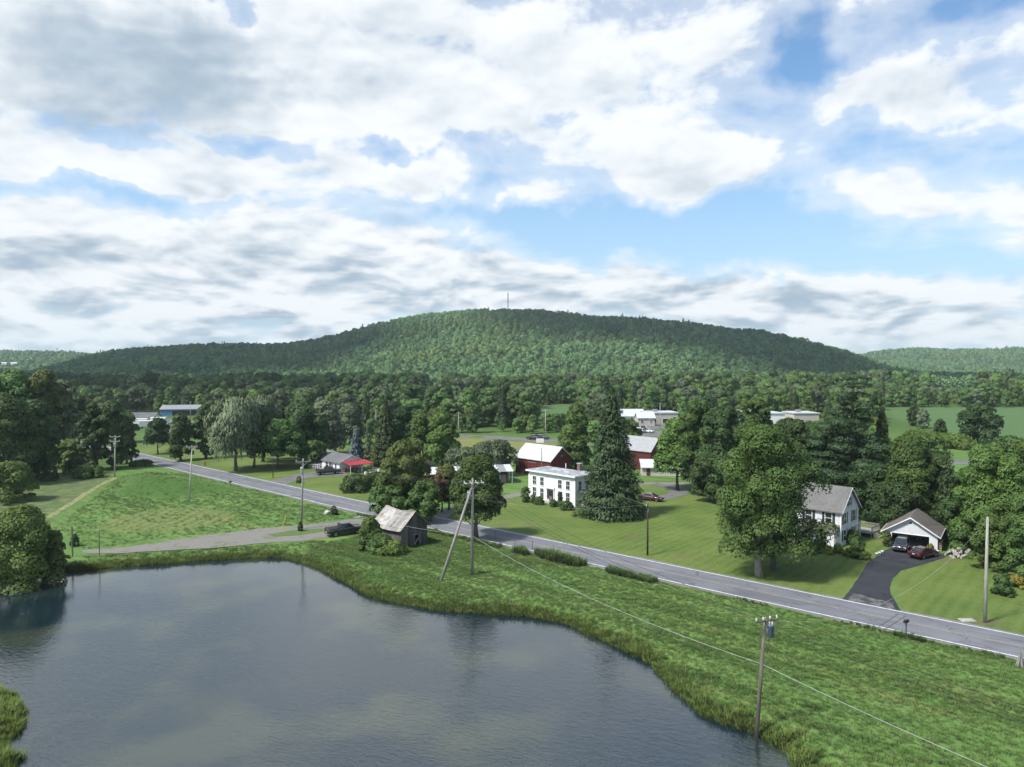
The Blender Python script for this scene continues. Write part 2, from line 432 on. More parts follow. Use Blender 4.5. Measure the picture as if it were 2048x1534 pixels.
def ground(X, Y):
    X = np.asarray(X, float); Y = np.asarray(Y, float)
    z = np.zeros(X.shape)
    near = Y < 420
    if near.any():
        x = X[near]; y = Y[near]
        d = np.minimum(dist_path(ROAD, x, y), dist_path(DRIVE_FARM, x, y))
        d = np.minimum(d, dist_path(LOOP_FARM, x, y))
        for P in PAVED:
            dp = dist_path(P, x, y, True); dp[in_poly(P, x, y)] = 0; d = np.minimum(d, dp + 2)
        und = (fbm(x, y, 14, 5) - .47) * .5 + (fbm(x, y, 45, 6) - .47) * .9
        zz = und * sm(d, 3.8, 11)
        pn = y < 130
        if pn.any():
            sd = dist_path(SHORE, x[pn], y[pn], True); ins = in_poly(SHORE, x[pn], y[pn])
            k = np.exp(-sd / 1.3)
            zz[pn] = np.where(ins, WATER_Z - np.minimum(1.6, sd * .55), zz[pn] * (1 - k) + WATER_Z * k)
        z[near] = zz
    far = Y > 800
    if far.any(): z[far] += hills(X[far], Y[far])
    return z
def gz(x, y): return float(ground(np.array([x]), np.array([y]))[0])
def on(px, py, dz=0.0):
    """ground point seen at that place of the photograph"""
    p = at(px, py); p.z = gz(p.x, p.y) + dz; return p

# ------------------------------------------------------------------ ground sheet
def axis(lo, hi, st, end0, end1, g):
    a = list(np.arange(lo, hi + st, st)); s = st
    while a[-1] < end1: s = min(s * g, 180); a.append(a[-1] + s)
    b = []; s = st; x = lo
    while x > end0: s = min(s * g, 180); x -= s; b.append(x)
    return np.array(b[::-1] + a)
xs = axis(-118, 78, .8, -6500, 6500, 1.07); ys = axis(44, 160, .8, 8, 7500, 1.035)
GX, GY = np.meshgrid(xs, ys)
gx = GX.ravel(); gy = GY.ravel(); gzv = ground(gx, gy)
nx = len(xs); ny = len(ys)
ii = (np.arange(ny - 1)[:, None] * nx + np.arange(nx - 1)[None]).ravel()
GF = np.stack([ii, ii + 1, ii + nx + 1, ii + nx], 1)

def zone(polyg, fall=1.2, cut=900):
    r = np.zeros(gx.shape); k = gy < cut
    x = gx[k] + (vnoise(gx[k] / 2.5, gy[k] / 2.5, 2) - .5) * 1.6; y = gy[k] + (vnoise(gx[k] / 2.5, gy[k] / 2.5, 8) - .5) * 1.6
    d = dist_path(polyg, x, y, True); d[in_poly(polyg, x, y)] *= -1
    r[k] = sm(-d, -fall, fall); return r
za = np.zeros((len(gx), 4), np.float32); zb = np.zeros((len(gx), 4), np.float32)
za[:, 0] = np.maximum.reduce([zone(LAWN_A), zone(LAWN_B), zone(LAWN_C, 2)])
za[:, 1] = zone(DRYCUT, 2.5)
za[:, 2] = zone(OLIVE, 4)
za[:, 3] = 1
zb[:, 0] = np.maximum(zone(CORN, 3), zone(CORN2, 3))
wood = sm(gy, 195, 330)
wl = in_poly(poly([(-900, 1000), (-300, 985), (0, 955), (100, 940), (235, 945), (262, 920), (262, 860), (-900, 860)]), gx, gy)
zb[:, 1] = np.maximum(wood, wl) * (1 - zb[:, 0]) * (1 - za[:, 2])
zb[:, 2] = np.maximum(zone(PALE, 3) , 0)
zb[:, 3] = 1
dk = zone(DARKG, 4)
me = np_mesh('ground', np.stack([gx, gy, gzv], 1), GF, [], smooth=True)
for nm, arr in (('zone_a', za), ('zone_b', zb)):
    a = me.color_attributes.new(nm, 'FLOAT_COLOR', 'POINT'); a.data.foreach_set('color', arr.ravel())
a = me.attributes.new('lush', 'FLOAT', 'POINT'); a.data.foreach_set('value', dk.astype(np.float32))
shore_d = np.full(gx.shape, 50.0); k = gy < 140; shore_d[k] = dist_path(SHORE, gx[k], gy[k], True)
a = me.attributes.new('shore', 'FLOAT', 'POINT'); a.data.foreach_set('value', shore_d.astype(np.float32))

rd = Vector((ROAD[-30][0] - ROAD[-60][0], ROAD[-30][1] - ROAD[-60][1], 0)).normalized(); RANG = math.atan2(rd.y, rd.x)
def ground_colour(nt, for_tuft=False):
    """the colours of meadow, lawn, hay and corn, by place; shared by the soil sheet and the tufts that grow on it"""
    pos = nn(nt, 'ShaderNodeNewGeometry').outputs['Position']
    rot = nn(nt, 'ShaderNodeVectorRotate', {'Vector': pos, 'Angle': -RANG}, rotation_type='Z_AXIS').outputs[0]
    rows = vmt(nt, 'MULTIPLY', rot, (.10, 1.0, 1))
    f1 = noise(nt, pos, .09, 4, .6); f2 = noise(nt, rows, .55, 5, .62, .4); f3 = noise(nt, pos, 2.3, 4, .7)
    k = mth(nt, 'ADD', mth(nt, 'MULTIPLY', f2, .6), mth(nt, 'MULTIPLY', f3, .4))
    g = mixc(nt, sstep(nt, k, .40, .60), (.068, .130, .030), (.130, .212, .058))
    g = mixc(nt, sstep(nt, noise(nt, rows, .33, 5, .65, .6), .56, .70, 0, .6), g, (.190, .185, .075))
    g = mixc(nt, sstep(nt, f1, .46, .62, 0, .5), g, (.082, .170, .042))
    return g, pos, f1, f2, f3, rot
def build_ground_mat():
    m, nt, p = new_mat('ground_cover')
    g, pos, f1, f2, f3, rot = ground_colour(nt)
    A = nn(nt, 'ShaderNodeSeparateColor', {0: nn(nt, 'ShaderNodeAttribute', attribute_name='zone_a').outputs['Color']}).outputs
    B = nn(nt, 'ShaderNodeSeparateColor', {0: nn(nt, 'ShaderNodeAttribute', attribute_name='zone_b').outputs['Color']}).outputs
    lush = nn(nt, 'ShaderNodeAttribute', attribute_name='lush').outputs['Fac']
    shore = nn(nt, 'ShaderNodeAttribute', attribute_name='shore').outputs['Fac']
    fine = noise(nt, pos, 9.0, 3, .7)
    # mown lawn with faint curving passes of the mower
    wv = nn(nt, 'ShaderNodeTexWave', {'Vector': rot, 'Scale': .22, 'Distortion': 5.0, 'Detail': 2.0, 'Detail Scale': .25}, wave_type='BANDS', bands_direction='X').outputs['Fac']
    lawn = mixc(nt, sstep(nt, mth(nt, 'ADD', mth(nt, 'MULTIPLY', f1, .40), mth(nt, 'MULTIPLY', mth(nt, 'ADD', fine, f3), .30)), .41, .59), (.062, .108, .022), (.128, .168, .042))
    lawn = mixc(nt, mth(nt, 'MULTIPLY', wv, .34), lawn, (.135, .185, .055))
    lawn = mixc(nt, sstep(nt, noise(nt, pos, .13, 6, .65, .5), .57, .70, 0, .8), lawn, (.125, .110, .058))
    g = mixc(nt, A[0], g, lawn)
    pale = mixc(nt, sstep(nt, noise(nt, pos, .35, 5, .65), .4, .62), (.070, .112, .040), (.125, .155, .065))
    pale = mixc(nt, sstep(nt, noise(nt, pos, .1, 4, .6), .56, .68, 0, .7), pale, (.105, .085, .055))
    g = mixc(nt, B[2], g, pale)
    g = mixc(nt, mth(nt, 'MULTIPLY', lush, .85), g, mixc(nt, f3, (.035, .092, .016), (.060, .120, .024)))
    st = nn(nt, 'ShaderNodeTexWave', {'Vector': pos, 'Scale': .16, 'Distortion': 7.0, 'Detail': 3.0, 'Detail Scale': .22}, wave_type='BANDS', bands_direction='X').outputs['Fac']
    dry = mixc(nt, sstep(nt, mth(nt, 'ADD', mth(nt, 'MULTIPLY', st, .16), mth(nt, 'MULTIPLY', f3, .84)), .35, .65), (.085, .115, .030), (.185, .185, .078))
    g = mixc(nt, mth(nt, 'MULTIPLY', A[1], .65), g, dry)
    olive = mixc(nt, noise(nt, pos, .12, 5, .6), (.13, .15, .045), (.20, .19, .075))
    g = mixc(nt, A[2], g, olive)
    corn = mixc(nt, noise(nt, vmt(nt, 'MULTIPLY', pos, (.6, .06, 1)), .3, 4, .6), (.060, .118, .040), (.085, .150, .055))
    g = mixc(nt, B[0], g, corn)
    g = mixc(nt, mth(nt, 'MULTIPLY', B[1], .9), g, mixc(nt, f1, (.038, .078, .020), (.075, .130, .034)))
    g = mixc(nt, sstep(nt, shore, 1.5, .2, 0, .8), g, mixc(nt, f3, (.035, .048, .014), (.080, .095, .028)))
    nt.links.new(g, p.inputs['Base Color'])
    p.inputs['Roughness'].default_value = .85; p.inputs['Specular IOR Level'].default_value = .15
    b = nn(nt, 'ShaderNodeBump', {'Strength': .5, 'Distance': .25, 'Height': mth(nt, 'ADD', f3, mth(nt, 'MULTIPLY', fine, .5))})
    nt.links.new(b.outputs[0], p.inputs['Normal'])
    return m
me.materials.append(build_ground_mat())
ground_ob = tag(link('ground', me), kind='structure')

# ------------------------------------------------------------------ pond
def water_mat():
    m, nt, p = new_mat('pond_water')
    pos = nn(nt, 'ShaderNodeNewGeometry').outputs['Position']
    p.inputs['Base Color'].default_value = (.012, .020, .018, 1)
    f = noise(nt, pos, .07, 3, .5)
    nt.links.new(mixc(nt, sstep(nt, f, .46, .64), (.006, .016, .022), (.036, .045, .030)), p.inputs['Base Color'])
    p.inputs['Roughness'].default_value = .06; p.inputs['IOR'].default_value = 2.0; p.inputs['Specular IOR Level'].default_value = .5
    r = nn(nt, 'ShaderNodeVectorRotate', {'Vector': pos, 'Angle': R(24)}, rotation_type='Z_AXIS').outputs[0]
    w1 = noise(nt, vmt(nt, 'MULTIPLY', r, (.8, 1.9, 1)), 1.3, 3, .55, .8)
    w2 = noise(nt, vmt(nt, 'MULTIPLY', r, (1.0, 1.7, 1)), 4.2, 2, .5, .5)
    calm = noise(nt, pos, .035, 2, .5)
    # ruffled by the wind out on the open water, calmer under the far bank
    sp = nn(nt, 'ShaderNodeSeparateXYZ', {0: pos}).outputs
    wind = mth(nt, 'MULTIPLY', sstep(nt, sp[1], 106, 58, .10, 1.0), sstep(nt, calm, .36, .62, .55, 1.0))
    b = nn(nt, 'ShaderNodeBump', {'Distance': .10, 'Strength': mth(nt, 'MULTIPLY', wind, .42), 'Height': mth(nt, 'ADD', w1, mth(nt, 'MULTIPLY', w2, .35))})
    nt.links.new(b.outputs[0], p.inputs['Normal'])
    return m
wb = MB().quad((-100, 12, WATER_Z), (60, 12, WATER_Z), (60, 118, WATER_Z), (-100, 118, WATER_Z))
tag(wb.build('pond_water', water_mat()), kind='structure')

# ------------------------------------------------------------------ roads, drives and their markings
def offset(P, d):
    out = []
    for i, p in enumerate(P):
        a = Vector(P[max(i - 1, 0)]); b = Vector(P[min(i + 1, len(P) - 1)]); t = (b - a).normalized()
        out.append((p[0] - t.y * d, p[1] + t.x * d))
    return out
def strip(name, P, offs, z, m, kind='structure', jag=0.0, parent=None):
    rows = []
    for i, o in enumerate(offs):
        e = offset(P, o)
        if jag and i in (0, len(offs) - 1):
            q = np.array(e); n = (fbm(q[:, 0], q[:, 1], 2.2, 31 + i, 3) - .47) * jag * 2; e = [offset(P, o + n[k])[k] for k in range(len(P))]
        rows.append(e)
    V = []; F = []; n = len(P)
    for r in rows:
        q = np.array(r); zz = ground(q[:, 0], q[:, 1]) + z
        V += [(a, b, c) for (a, b), c in zip(r, zz)]
    for j in range(len(rows) - 1):
        for i in range(n - 1):
            F.append((j * n + i, (j + 1) * n + i, (j + 1) * n + i + 1, j * n + i + 1)[::-1])
    o = MB().add(V, F).build(name, m, parent)
    return tag(o, kind=kind)
def asphalt_mat(name, c, c2, along=True):
    m, nt, p = new_mat(name)
    pos = nn(nt, 'ShaderNodeNewGeometry').outputs['Position']
    f = noise(nt, pos, .25, 5, .6); g = noise(nt, pos, 14, 2, .6)
    rot = nn(nt, 'ShaderNodeVectorRotate', {'Vector': pos, 'Angle': -RANG}, rotation_type='Z_AXIS').outputs[0]
    h = noise(nt, vmt(nt, 'MULTIPLY', rot, (.04, 1.2, 1)), .9, 4, .6)
    k = mth(nt, 'ADD', mth(nt, 'MULTIPLY', f, .4), mth(nt, 'ADD', mth(nt, 'MULTIPLY', g, .25), mth(nt, 'MULTIPLY', h, .35)))
    col = mixc(nt, sstep(nt, k, .36, .64), c, c2)
    vo = nn(nt, 'ShaderNodeTexVoronoi', {'Vector': vmt(nt, 'ADD', vmt(nt, 'MULTIPLY', rot, (.16, .42, 1)), vmt(nt, 'MULTIPLY', noise(nt, pos, .8, 3, .6, 0, 'Color'), (.5, .5, 0))), 'Scale': 1.0}, feature='DISTANCE_TO_EDGE').outputs['Distance']
    col = mixc(nt, sstep(nt, vo, .022, .006, 0, .55), col, tuple(v * .45 for v in c))
    col = mixc(nt, sstep(nt, noise(nt, vmt(nt, 'MULTIPLY', rot, (.12, .5, 1)), .6, 2, .5), .60, .63, 0, .35), col, tuple(v * .62 for v in c))
    nt.links.new(col, p.inputs['Base Color'])
    p.inputs['Roughness'].default_value = .85; p.inputs['Specular IOR Level'].default_value = .25
    b = nn(nt, 'ShaderNodeBump', {'Strength': .2, 'Distance': .02, 'Height': g}); nt.links.new(b.outputs[0], p.inputs['Normal'])
    return m
M_ROAD = asphalt_mat('worn_asphalt', (.118, .124, .142), (.170, .178, .198))
M_DARK = asphalt_mat('sealed_asphalt', (.022, .024, .030), (.040, .043, .052))
M_DUST = asphalt_mat('dusty_drive', (.110, .110, .112), (.165, .162, .158))
def gravel_mat():
    m, nt, p = new_mat('gravel')
    pos = nn(nt, 'ShaderNodeNewGeometry').outputs['Position']
    f = noise(nt, pos, .35, 5, .65); g = noise(nt, pos, 7, 3, .7)
    c = mixc(nt, sstep(nt, g, .3, .7), (.115, .110, .098), (.215, .205, .185))
    c = mixc(nt, sstep(nt, f, .52, .66, 0, .65), c, (.085, .105, .045))
    nt.links.new(c, p.inputs['Base Color']); p.inputs['Roughness'].default_value = .95
    b = nn(nt, 'ShaderNodeBump', {'Strength': .5, 'Distance': .05, 'Height': g}); nt.links.new(b.outputs[0], p.inputs['Normal'])
    return m
M_GRAVEL = gravel_mat()
def paint_mat(name, c, wear):
    m, nt, p = new_mat(name)
    pos = nn(nt, 'ShaderNodeNewGeometry').outputs['Position']
    f = noise(nt, pos, 1.6, 5, .7)
    nt.links.new(mixc(nt, sstep(nt, f, .38, .62, 0, wear), c, (.15, .155, .17)), p.inputs['Base Color'])
    p.inputs['Roughness'].default_value = .7
    return m
M_WHITE_LINE = paint_mat('white_line_paint', (.78, .79, .80), .35)
M_YELLOW_LINE = paint_mat('faded_yellow_paint', (.34, .27, .17), .75)
road = strip('road', ROAD, [-HW, -1.8, 0, 1.8, HW], .022, M_ROAD, jag=.12)
strip('road_edge_line', ROAD, [-3.30, -3.14], .028, M_WHITE_LINE)
strip('road_edge_line', ROAD, [3.14, 3.30], .028, M_WHITE_LINE)
strip('road_centre_line', ROAD, [-.20, -.09], .028, M_YELLOW_LINE)
strip('road_centre_line', ROAD, [.09, .20], .028, M_YELLOW_LINE)
strip('road_shoulder', ROAD, [-4.0, -3.45], .012, M_GRAVEL, jag=.5)
strip('road_shoulder', ROAD, [3.45, 3.95], .012, M_GRAVEL, jag=.5)
strip('highway', HIGHWAY, [-5, 0, 5], .04, M_DUST)
strip('farm_drive', DRIVE_FARM, [-1.5, 0, 1.5], .024, M_GRAVEL, jag=.35)
strip('farm_drive', LOOP_FARM, [-1.9, 0, 1.9], .034, M_DUST, jag=.35)
m_trail = mat('trodden_straw', (.24, .225, .115), .9, (.13, .16, .06), 1.2, lo=.42, hi=.58)
strip('trodden_path', TRAIL, [-.55, 0, .55], .03, m_trail, jag=.6)
def sheet(name, P, z, m, jag=.25, step=.8):
    Q = []
    for i in range(len(P)):
        a = Vector(P[i]); b = Vector(P[(i + 1) % len(P)]); n = max(1, int((b - a).length / step))
        for k in range(n):
            q = a.lerp(b, k / n); Q.append(q)
    X = np.array([q.x for q in Q]); Y = np.array([q.y for q in Q])
    X = X + (fbm(X, Y, 2, 41, 3) - .47) * jag * 3; Y = Y + (fbm(X, Y, 2, 51, 3) - .47) * jag * 3
    o = MB().add([(x, y, z) for x, y in zip(X, Y)], [tuple(range(len(X)))]).build(name, m)
    bm = __import__('bmesh').new(); bm.from_mesh(o.data); __import__('bmesh').ops.triangulate(bm, faces=bm.faces[:])
    for f in bm.faces:
        if f.normal.z < 0: f.normal_flip()
    bm.to_mesh(o.data); bm.free()
    return tag(o, kind='structure')
sheet('gravel_drive', GRAVEL, .018, M_GRAVEL)
M_TURF = mat('turf', (.060, .112, .026), .9, (.100, .150, .040), 2.0, bump=.4)
sheet('grass_island', GRASS_WEDGE, .030, M_TURF, .35)
sheet('asphalt_driveway', DRIVE_HOUSE, .016, M_DARK, .08)
sheet('driveway', DRIVE_RANCH, .018, M_DUST, .15)
apron = poly([(1690, 1198), (1712, 1187), (1745, 1195), (1782, 1205), (1797, 1221)])
sheet('driveway_apron', apron, .026, mat('dusty_asphalt', (.045, .047, .055), .9, (.16, .155, .145), .9, lo=.42, hi=.62), .5)
# tar seams across the carriageway
M_TAR = mat('tar_seam', (.05, .052, .06), .6)
for a, b in (((1752, 1258), (1797, 1228)), ((1765, 1262), (1812, 1232))):
    p = at(*a); q = at(*b); t = (q - p).normalized(); n = Vector((-t.y, t.x, 0)) * .045
    tag(MB().quad((p - n) + Vector((0, 0, .029)), (p + n) + Vector((0, 0, .029)), (q + n) + Vector((0, 0, .029)), (q - n) + Vector((0, 0, .029))).build('tar_seam', M_TAR), kind='structure')
# ================================================================== vegetation
LEAF = {
    'maple':  leaf_mat('maple_leaves', (.026, .056, .014), (.062, .112, .028)),
    'dark':   leaf_mat('dark_leaves', (.018, .042, .015), (.042, .080, .026)),
    'bright': leaf_mat('bright_leaves', (.042, .085, .018), (.088, .150, .034)),
    'grey':   leaf_mat('grey_green_leaves', (.050, .078, .038), (.095, .128, .068), yel=(.11, .12, .07)),
    'willow': leaf_mat('willow_leaves', (.085, .120, .062), (.155, .195, .112), yel=(.15, .17, .10), vary=.1),
    'olive':  leaf_mat('olive_leaves', (.045, .068, .018), (.090, .112, .030)),
    'spruce': leaf_mat('spruce_needles', (.015, .034, .014), (.036, .064, .028), trans=.08),
    'pine':   leaf_mat('pine_needles', (.014, .034, .015), (.038, .070, .031), trans=.10, vary=.15),
    'blue':   leaf_mat('blue_spruce_needles', (.050, .074, .080), (.085, .115, .120), trans=.08, vary=.1),
    'bush':   leaf_mat('shrub_leaves', (.032, .066, .016), (.082, .132, .030), scale=1.2),
    'hedge':  leaf_mat('clipped_hedge_leaves', (.022, .050, .014), (.048, .086, .024), scale=2.0, vary=.15),
    'rust':   leaf_mat('rusty_leaves', (.085, .050, .030), (.120, .085, .045), vary=.1),
    'gold':   leaf_mat('golden_shrub_leaves', (.120, .105, .018), (.190, .165, .030), scale=1.5, vary=.2),
    'wood':   leaf_mat('woodland_leaves', (.044, .096, .028), (.104, .178, .054), scale=.16, vary=.5, patches=.5, yel=(.085, .130, .030)),
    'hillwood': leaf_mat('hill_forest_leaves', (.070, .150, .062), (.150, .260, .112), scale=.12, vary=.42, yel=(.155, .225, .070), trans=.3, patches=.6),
}
M_BARK = mat('bark', (.085, .072, .058), .95, (.15, .135, .115), 2.2, bump=.6, stretch=(3, 3, .5))
M_BARK_PALE = mat('pale_bark', (.20, .185, .165), .95, (.32, .30, .27), 2.2, bump=.6, stretch=(3, 3, .5))

def unit(v): return v / (np.linalg.norm(v, axis=-1, keepdims=True) + 1e-9)
def leaves(C, N, s, g, asp=.62, T=None, CN=None):
    """one bent diamond-shaped spray of leaves at every centre"""
    n = len(C); leaves.cn = np.repeat(unit(N if CN is None else CN), 4, axis=0)
    if T is None: T = g.normal(size=(n, 3))
    N = unit(N); T = unit(T - N * (T * N).sum(1, keepdims=True)); B = np.cross(N, T)
    s = np.asarray(s)[:, None]
    V = np.stack([C - T * s, C + B * s * asp + N * s * .22, C + T * s, C - B * s * asp + N * s * .18], 1).reshape(-1, 3)
    return V, np.arange(n * 4).reshape(n, 4)
def env(t, shape):
    if shape == 'round': return np.sqrt(np.clip(1 - (2 * t - .9) ** 2 / 1.25, .03, 1))
    if shape == 'oval': return np.clip(np.sin(np.pi * np.clip(t * .93 + .07, 0, 1)), .05, 1) ** .6
    if shape == 'egg': return np.clip((1 - t) ** .55 * (t + .22) ** .28 * 1.2, .05, 1)
    if shape == 'wide': return np.sqrt(np.clip(1 - np.maximum(0, t - .15) ** 2 / .76, .03, 1))
    if shape == 'mound': return np.sqrt(np.clip(1 - t ** 2 * .98, .02, 1))
def make_lobes(H, R_, z0, shape, m, g, lr=.36):
    L = []
    for i in range(m):
        t = (i + .5) / m; t = min(1, max(0, t + g.normal() * .05))
        r = R_ * float(env(np.array(t), shape)); a = i * 2.399 + g.normal() * .5
        q = R_ * lr * (.72 + .55 * g.random())
        q = min(q, r * .9 + .12 * R_)
        rad = max(0, r - q) * (.75 + .35 * g.random())
        z = z0 + t * (H - z0)
        z = min(z, H - q * .98); z = max(z, z0 + q * .55)
        L.append((rad * math.cos(a), rad * math.sin(a), z, q, q, q * (.72 + .3 * g.random())))
    L.append((0, 0, z0 + (H - z0) * .45, R_ * .5, R_ * .5, (H - z0) * .36))
    return np.array(L)
def shell(L, n, g, up=.25, rough=.55, inner=.13):
    w = (L[:, 3] * L[:, 5]); k = g.choice(len(L), n, p=w / w.sum())
    D = unit(g.normal(size=(n, 3))); D[:, 2] = np.where(D[:, 2] < -.35, -D[:, 2] * .6, D[:, 2]); D = unit(D)
    rr = 1 - np.abs(g.normal(size=(n, 1))) * inner + .05
    rr = rr + np.where(g.random((n, 1)) < .10, g.random((n, 1)) * .22, 0)     # stray sprigs break the outline
    C = L[k, :3] + D * L[k, 3:6] * rr
    # thin out what is buried inside neighbouring lobes
    keep = np.ones(n, bool); dep = np.zeros(n)
    for j in range(len(L)):
        q = np.linalg.norm((C - L[j, :3]) / L[j, 3:6], axis=1); q[k == j] = 9
        keep &= ~((q < .72) & (g.random(n) < .85))
    C = C[keep]; D = D[keep]; m = len(C)
    N = D + g.normal(size=(m, 3)) * rough + np.array([0, 0, up])
    shell.D = D * np.array([1, 1, .9]) + np.array([0, 0, .28])
    return C, N
def trunk_mb(H, r, lobes=None, g=None, lean=0, nl=7, top=.72):
    mb = MB(); P = []; 
    for i in range(6):
        t = i / 5; P.append((math.sin(t * 2.2) * lean + (g.normal() * .06 * H * .1 if g is not None and i else 0), (g.normal() * .06 * H * .1 if g is not None and i else 0), t * H * top))
    rad = [r * (1.35 if i == 0 else 1) * (1 - .8 * i / 5) for i in range(6)]
    mb.tube(P, rad, 8)
    if lobes is not None:
        for j in range(min(nl, len(lobes) - 1)):
            l = lobes[(j * 3 + 1) % (len(lobes) - 1)]; e = Vector(l[:3]); t = min(.9, max(.25, (e.z * .62) / (H * top)))
            i0 = int(t * 5); f = t * 5 - i0; a = Vector(P[i0]).lerp(Vector(P[min(5, i0 + 1)]), f)
            m = a.lerp(e, .5) + Vector((0, 0, -.06 * H)) * .6
            mb.tube([a, m, e], [r * .42, r * .26, r * .08], 5, False)
    return mb
def broad_arrays(H, R_, z0, g, n, leaf, shape='round', m=18, lr=.36, up=.25, inner=.13):
    L = make_lobes(H, R_, z0, shape, m, g, lr)
    C, N = shell(L, n, g, up, inner=inner)
    V, F = leaves(C, N, leaf * (.6 + .8 * g.random(len(C))), g, CN=shell.D)
    return V, F, L
def spruce_arrays(H, R_, z0, g, n, leaf, droop=.32, power=.82, gap=0.0):
    lay = max(9, int(H / .62)); C = []; N = []; T = []; Q = []
    per = n // lay
    for i in range(lay):
        t = (i + g.random() * .6) / lay; Lr = R_ * (1 - t) ** power + .15
        z = z0 + t * (H - z0); nb = max(5, int(7 + Lr * 1.6)); k = max(10, int(per * (Lr / R_) * 1.9))
        a0 = g.random() * 6.28; Lb = Lr * (.66 + .48 * g.random(nb))
        if gap: Lb *= np.where(g.random(nb) < gap, .45, 1)
        b = g.integers(0, nb, k); u = np.sqrt(g.random(k)) * .92 + .08
        an = a0 + b * 6.283 / nb + g.normal(size=k) * .16 * (1.1 - u * .3)
        rr = u * Lb[b]
        zz = z - droop * rr * (1 - .35 * u) + g.normal(size=k) * .22 + (H - z0) / lay * .25 * g.random(k)
        dirv = np.stack([np.cos(an), np.sin(an), np.zeros(k)], 1)
        C.append(np.stack([dirv[:, 0] * rr, dirv[:, 1] * rr, zz], 1))
        Q.append(dirv * .8 + np.array([0, 0, .62]))
        N.append(dirv * .45 + np.array([0, 0, .75]) + g.normal(size=(k, 3)) * .35)
        T.append(dirv + np.array([0, 0, -droop * 1.3]) + g.normal(size=(k, 3)) * .25)
    C = np.concatenate(C); N = np.concatenate(N); T = np.concatenate(T)
    return leaves(C, N, leaf * (.65 + .7 * g.random(len(C))), g, .42, T, CN=np.concatenate(Q))
def pine_arrays(H, R_, z0, g, n, leaf):
    lay = int(H / 1.7); P = []; 
    for i in range(lay):
        t = (i + .3) / lay; z = z0 + t * (H - z0)
        Lr = R_ * (math.sin(math.pi * min(1, .30 + t * .70)) ** .8 + .12) * (.8 + .3 * g.random())
        for b in range(6):
            if g.random() < .14: continue
            a = b * 1.05 + g.normal() * .3 + i * .7; r = Lr * (.45 + .6 * g.random())
            q = .16 * R_ + .22 * r
            P.append((math.cos(a) * r * .8, math.sin(a) * r * .8, z + .10 * r + g.normal() * .2, q, q, q * .36))
            P.append((math.cos(a) * r * .42, math.sin(a) * r * .42, z + g.normal() * .2, q * .85, q * .85, q * .36))
    P.append((0, 0, H - .8, .7, .7, 1.0))
    L = np.array(P)
    C, N = shell(L, n, g, .6, .5, .25)
    V, F = leaves(C, N, leaf * (.6 + .8 * g.random(len(C))), g, .45, CN=shell.D)
    return V, F, L
def willow_arrays(H, R_, z0, g, n, leaf):
    L = make_lobes(H, R_, z0 + .25 * H, 'round', 17, g, .38)
    C, N = shell(L, n, g, .1, .4)
    hang = g.random(len(C)) ** 1.5 * H * .24
    k = g.random(len(C)) < .7
    C[k, 2] -= hang[k]; C[:, 2] = np.maximum(C[:, 2], z0 * .6 + g.random(len(C)) * 1.0)
    rad = np.array([0, 0, 1.0]); T = np.tile(np.array([0, 0, -1.0]), (len(C), 1)) + g.normal(size=(len(C), 3)) * .28
    Nh = C.copy(); Nh[:, 2] = 0; Nh = unit(Nh) + g.normal(size=C.shape) * .5 + np.array([0, 0, .25])
    V, F = leaves(C, Nh, leaf * (.7 + .9 * g.random(len(C))), g, .30, T, CN=shell.D)
    return V, F, L
def set_cn(me, cn):
    a = me.attributes.new('cn', 'FLOAT_VECTOR', 'POINT'); a.data.foreach_set('vector', np.ascontiguousarray(cn, np.float32).ravel()); return me
def one_mesh(name, V, F, leafm, mb, barkm):
    """crown and trunk in a single mesh, for trees too far off to show them apart"""
    tv = np.array([tuple(v) for v in mb.v]); tf = np.array([f for f in mb.f if len(f) == 4])
    VV = np.concatenate([V, tv]); FF = np.concatenate([F, tf + len(V)])
    me = np_mesh(name, VV, FF, [leafm, barkm], np.r_[np.zeros(len(F)), np.ones(len(tf))])
    return set_cn(me, np.concatenate([leaves.cn, np.tile([0, 0, 1.0], (len(tv), 1))]))

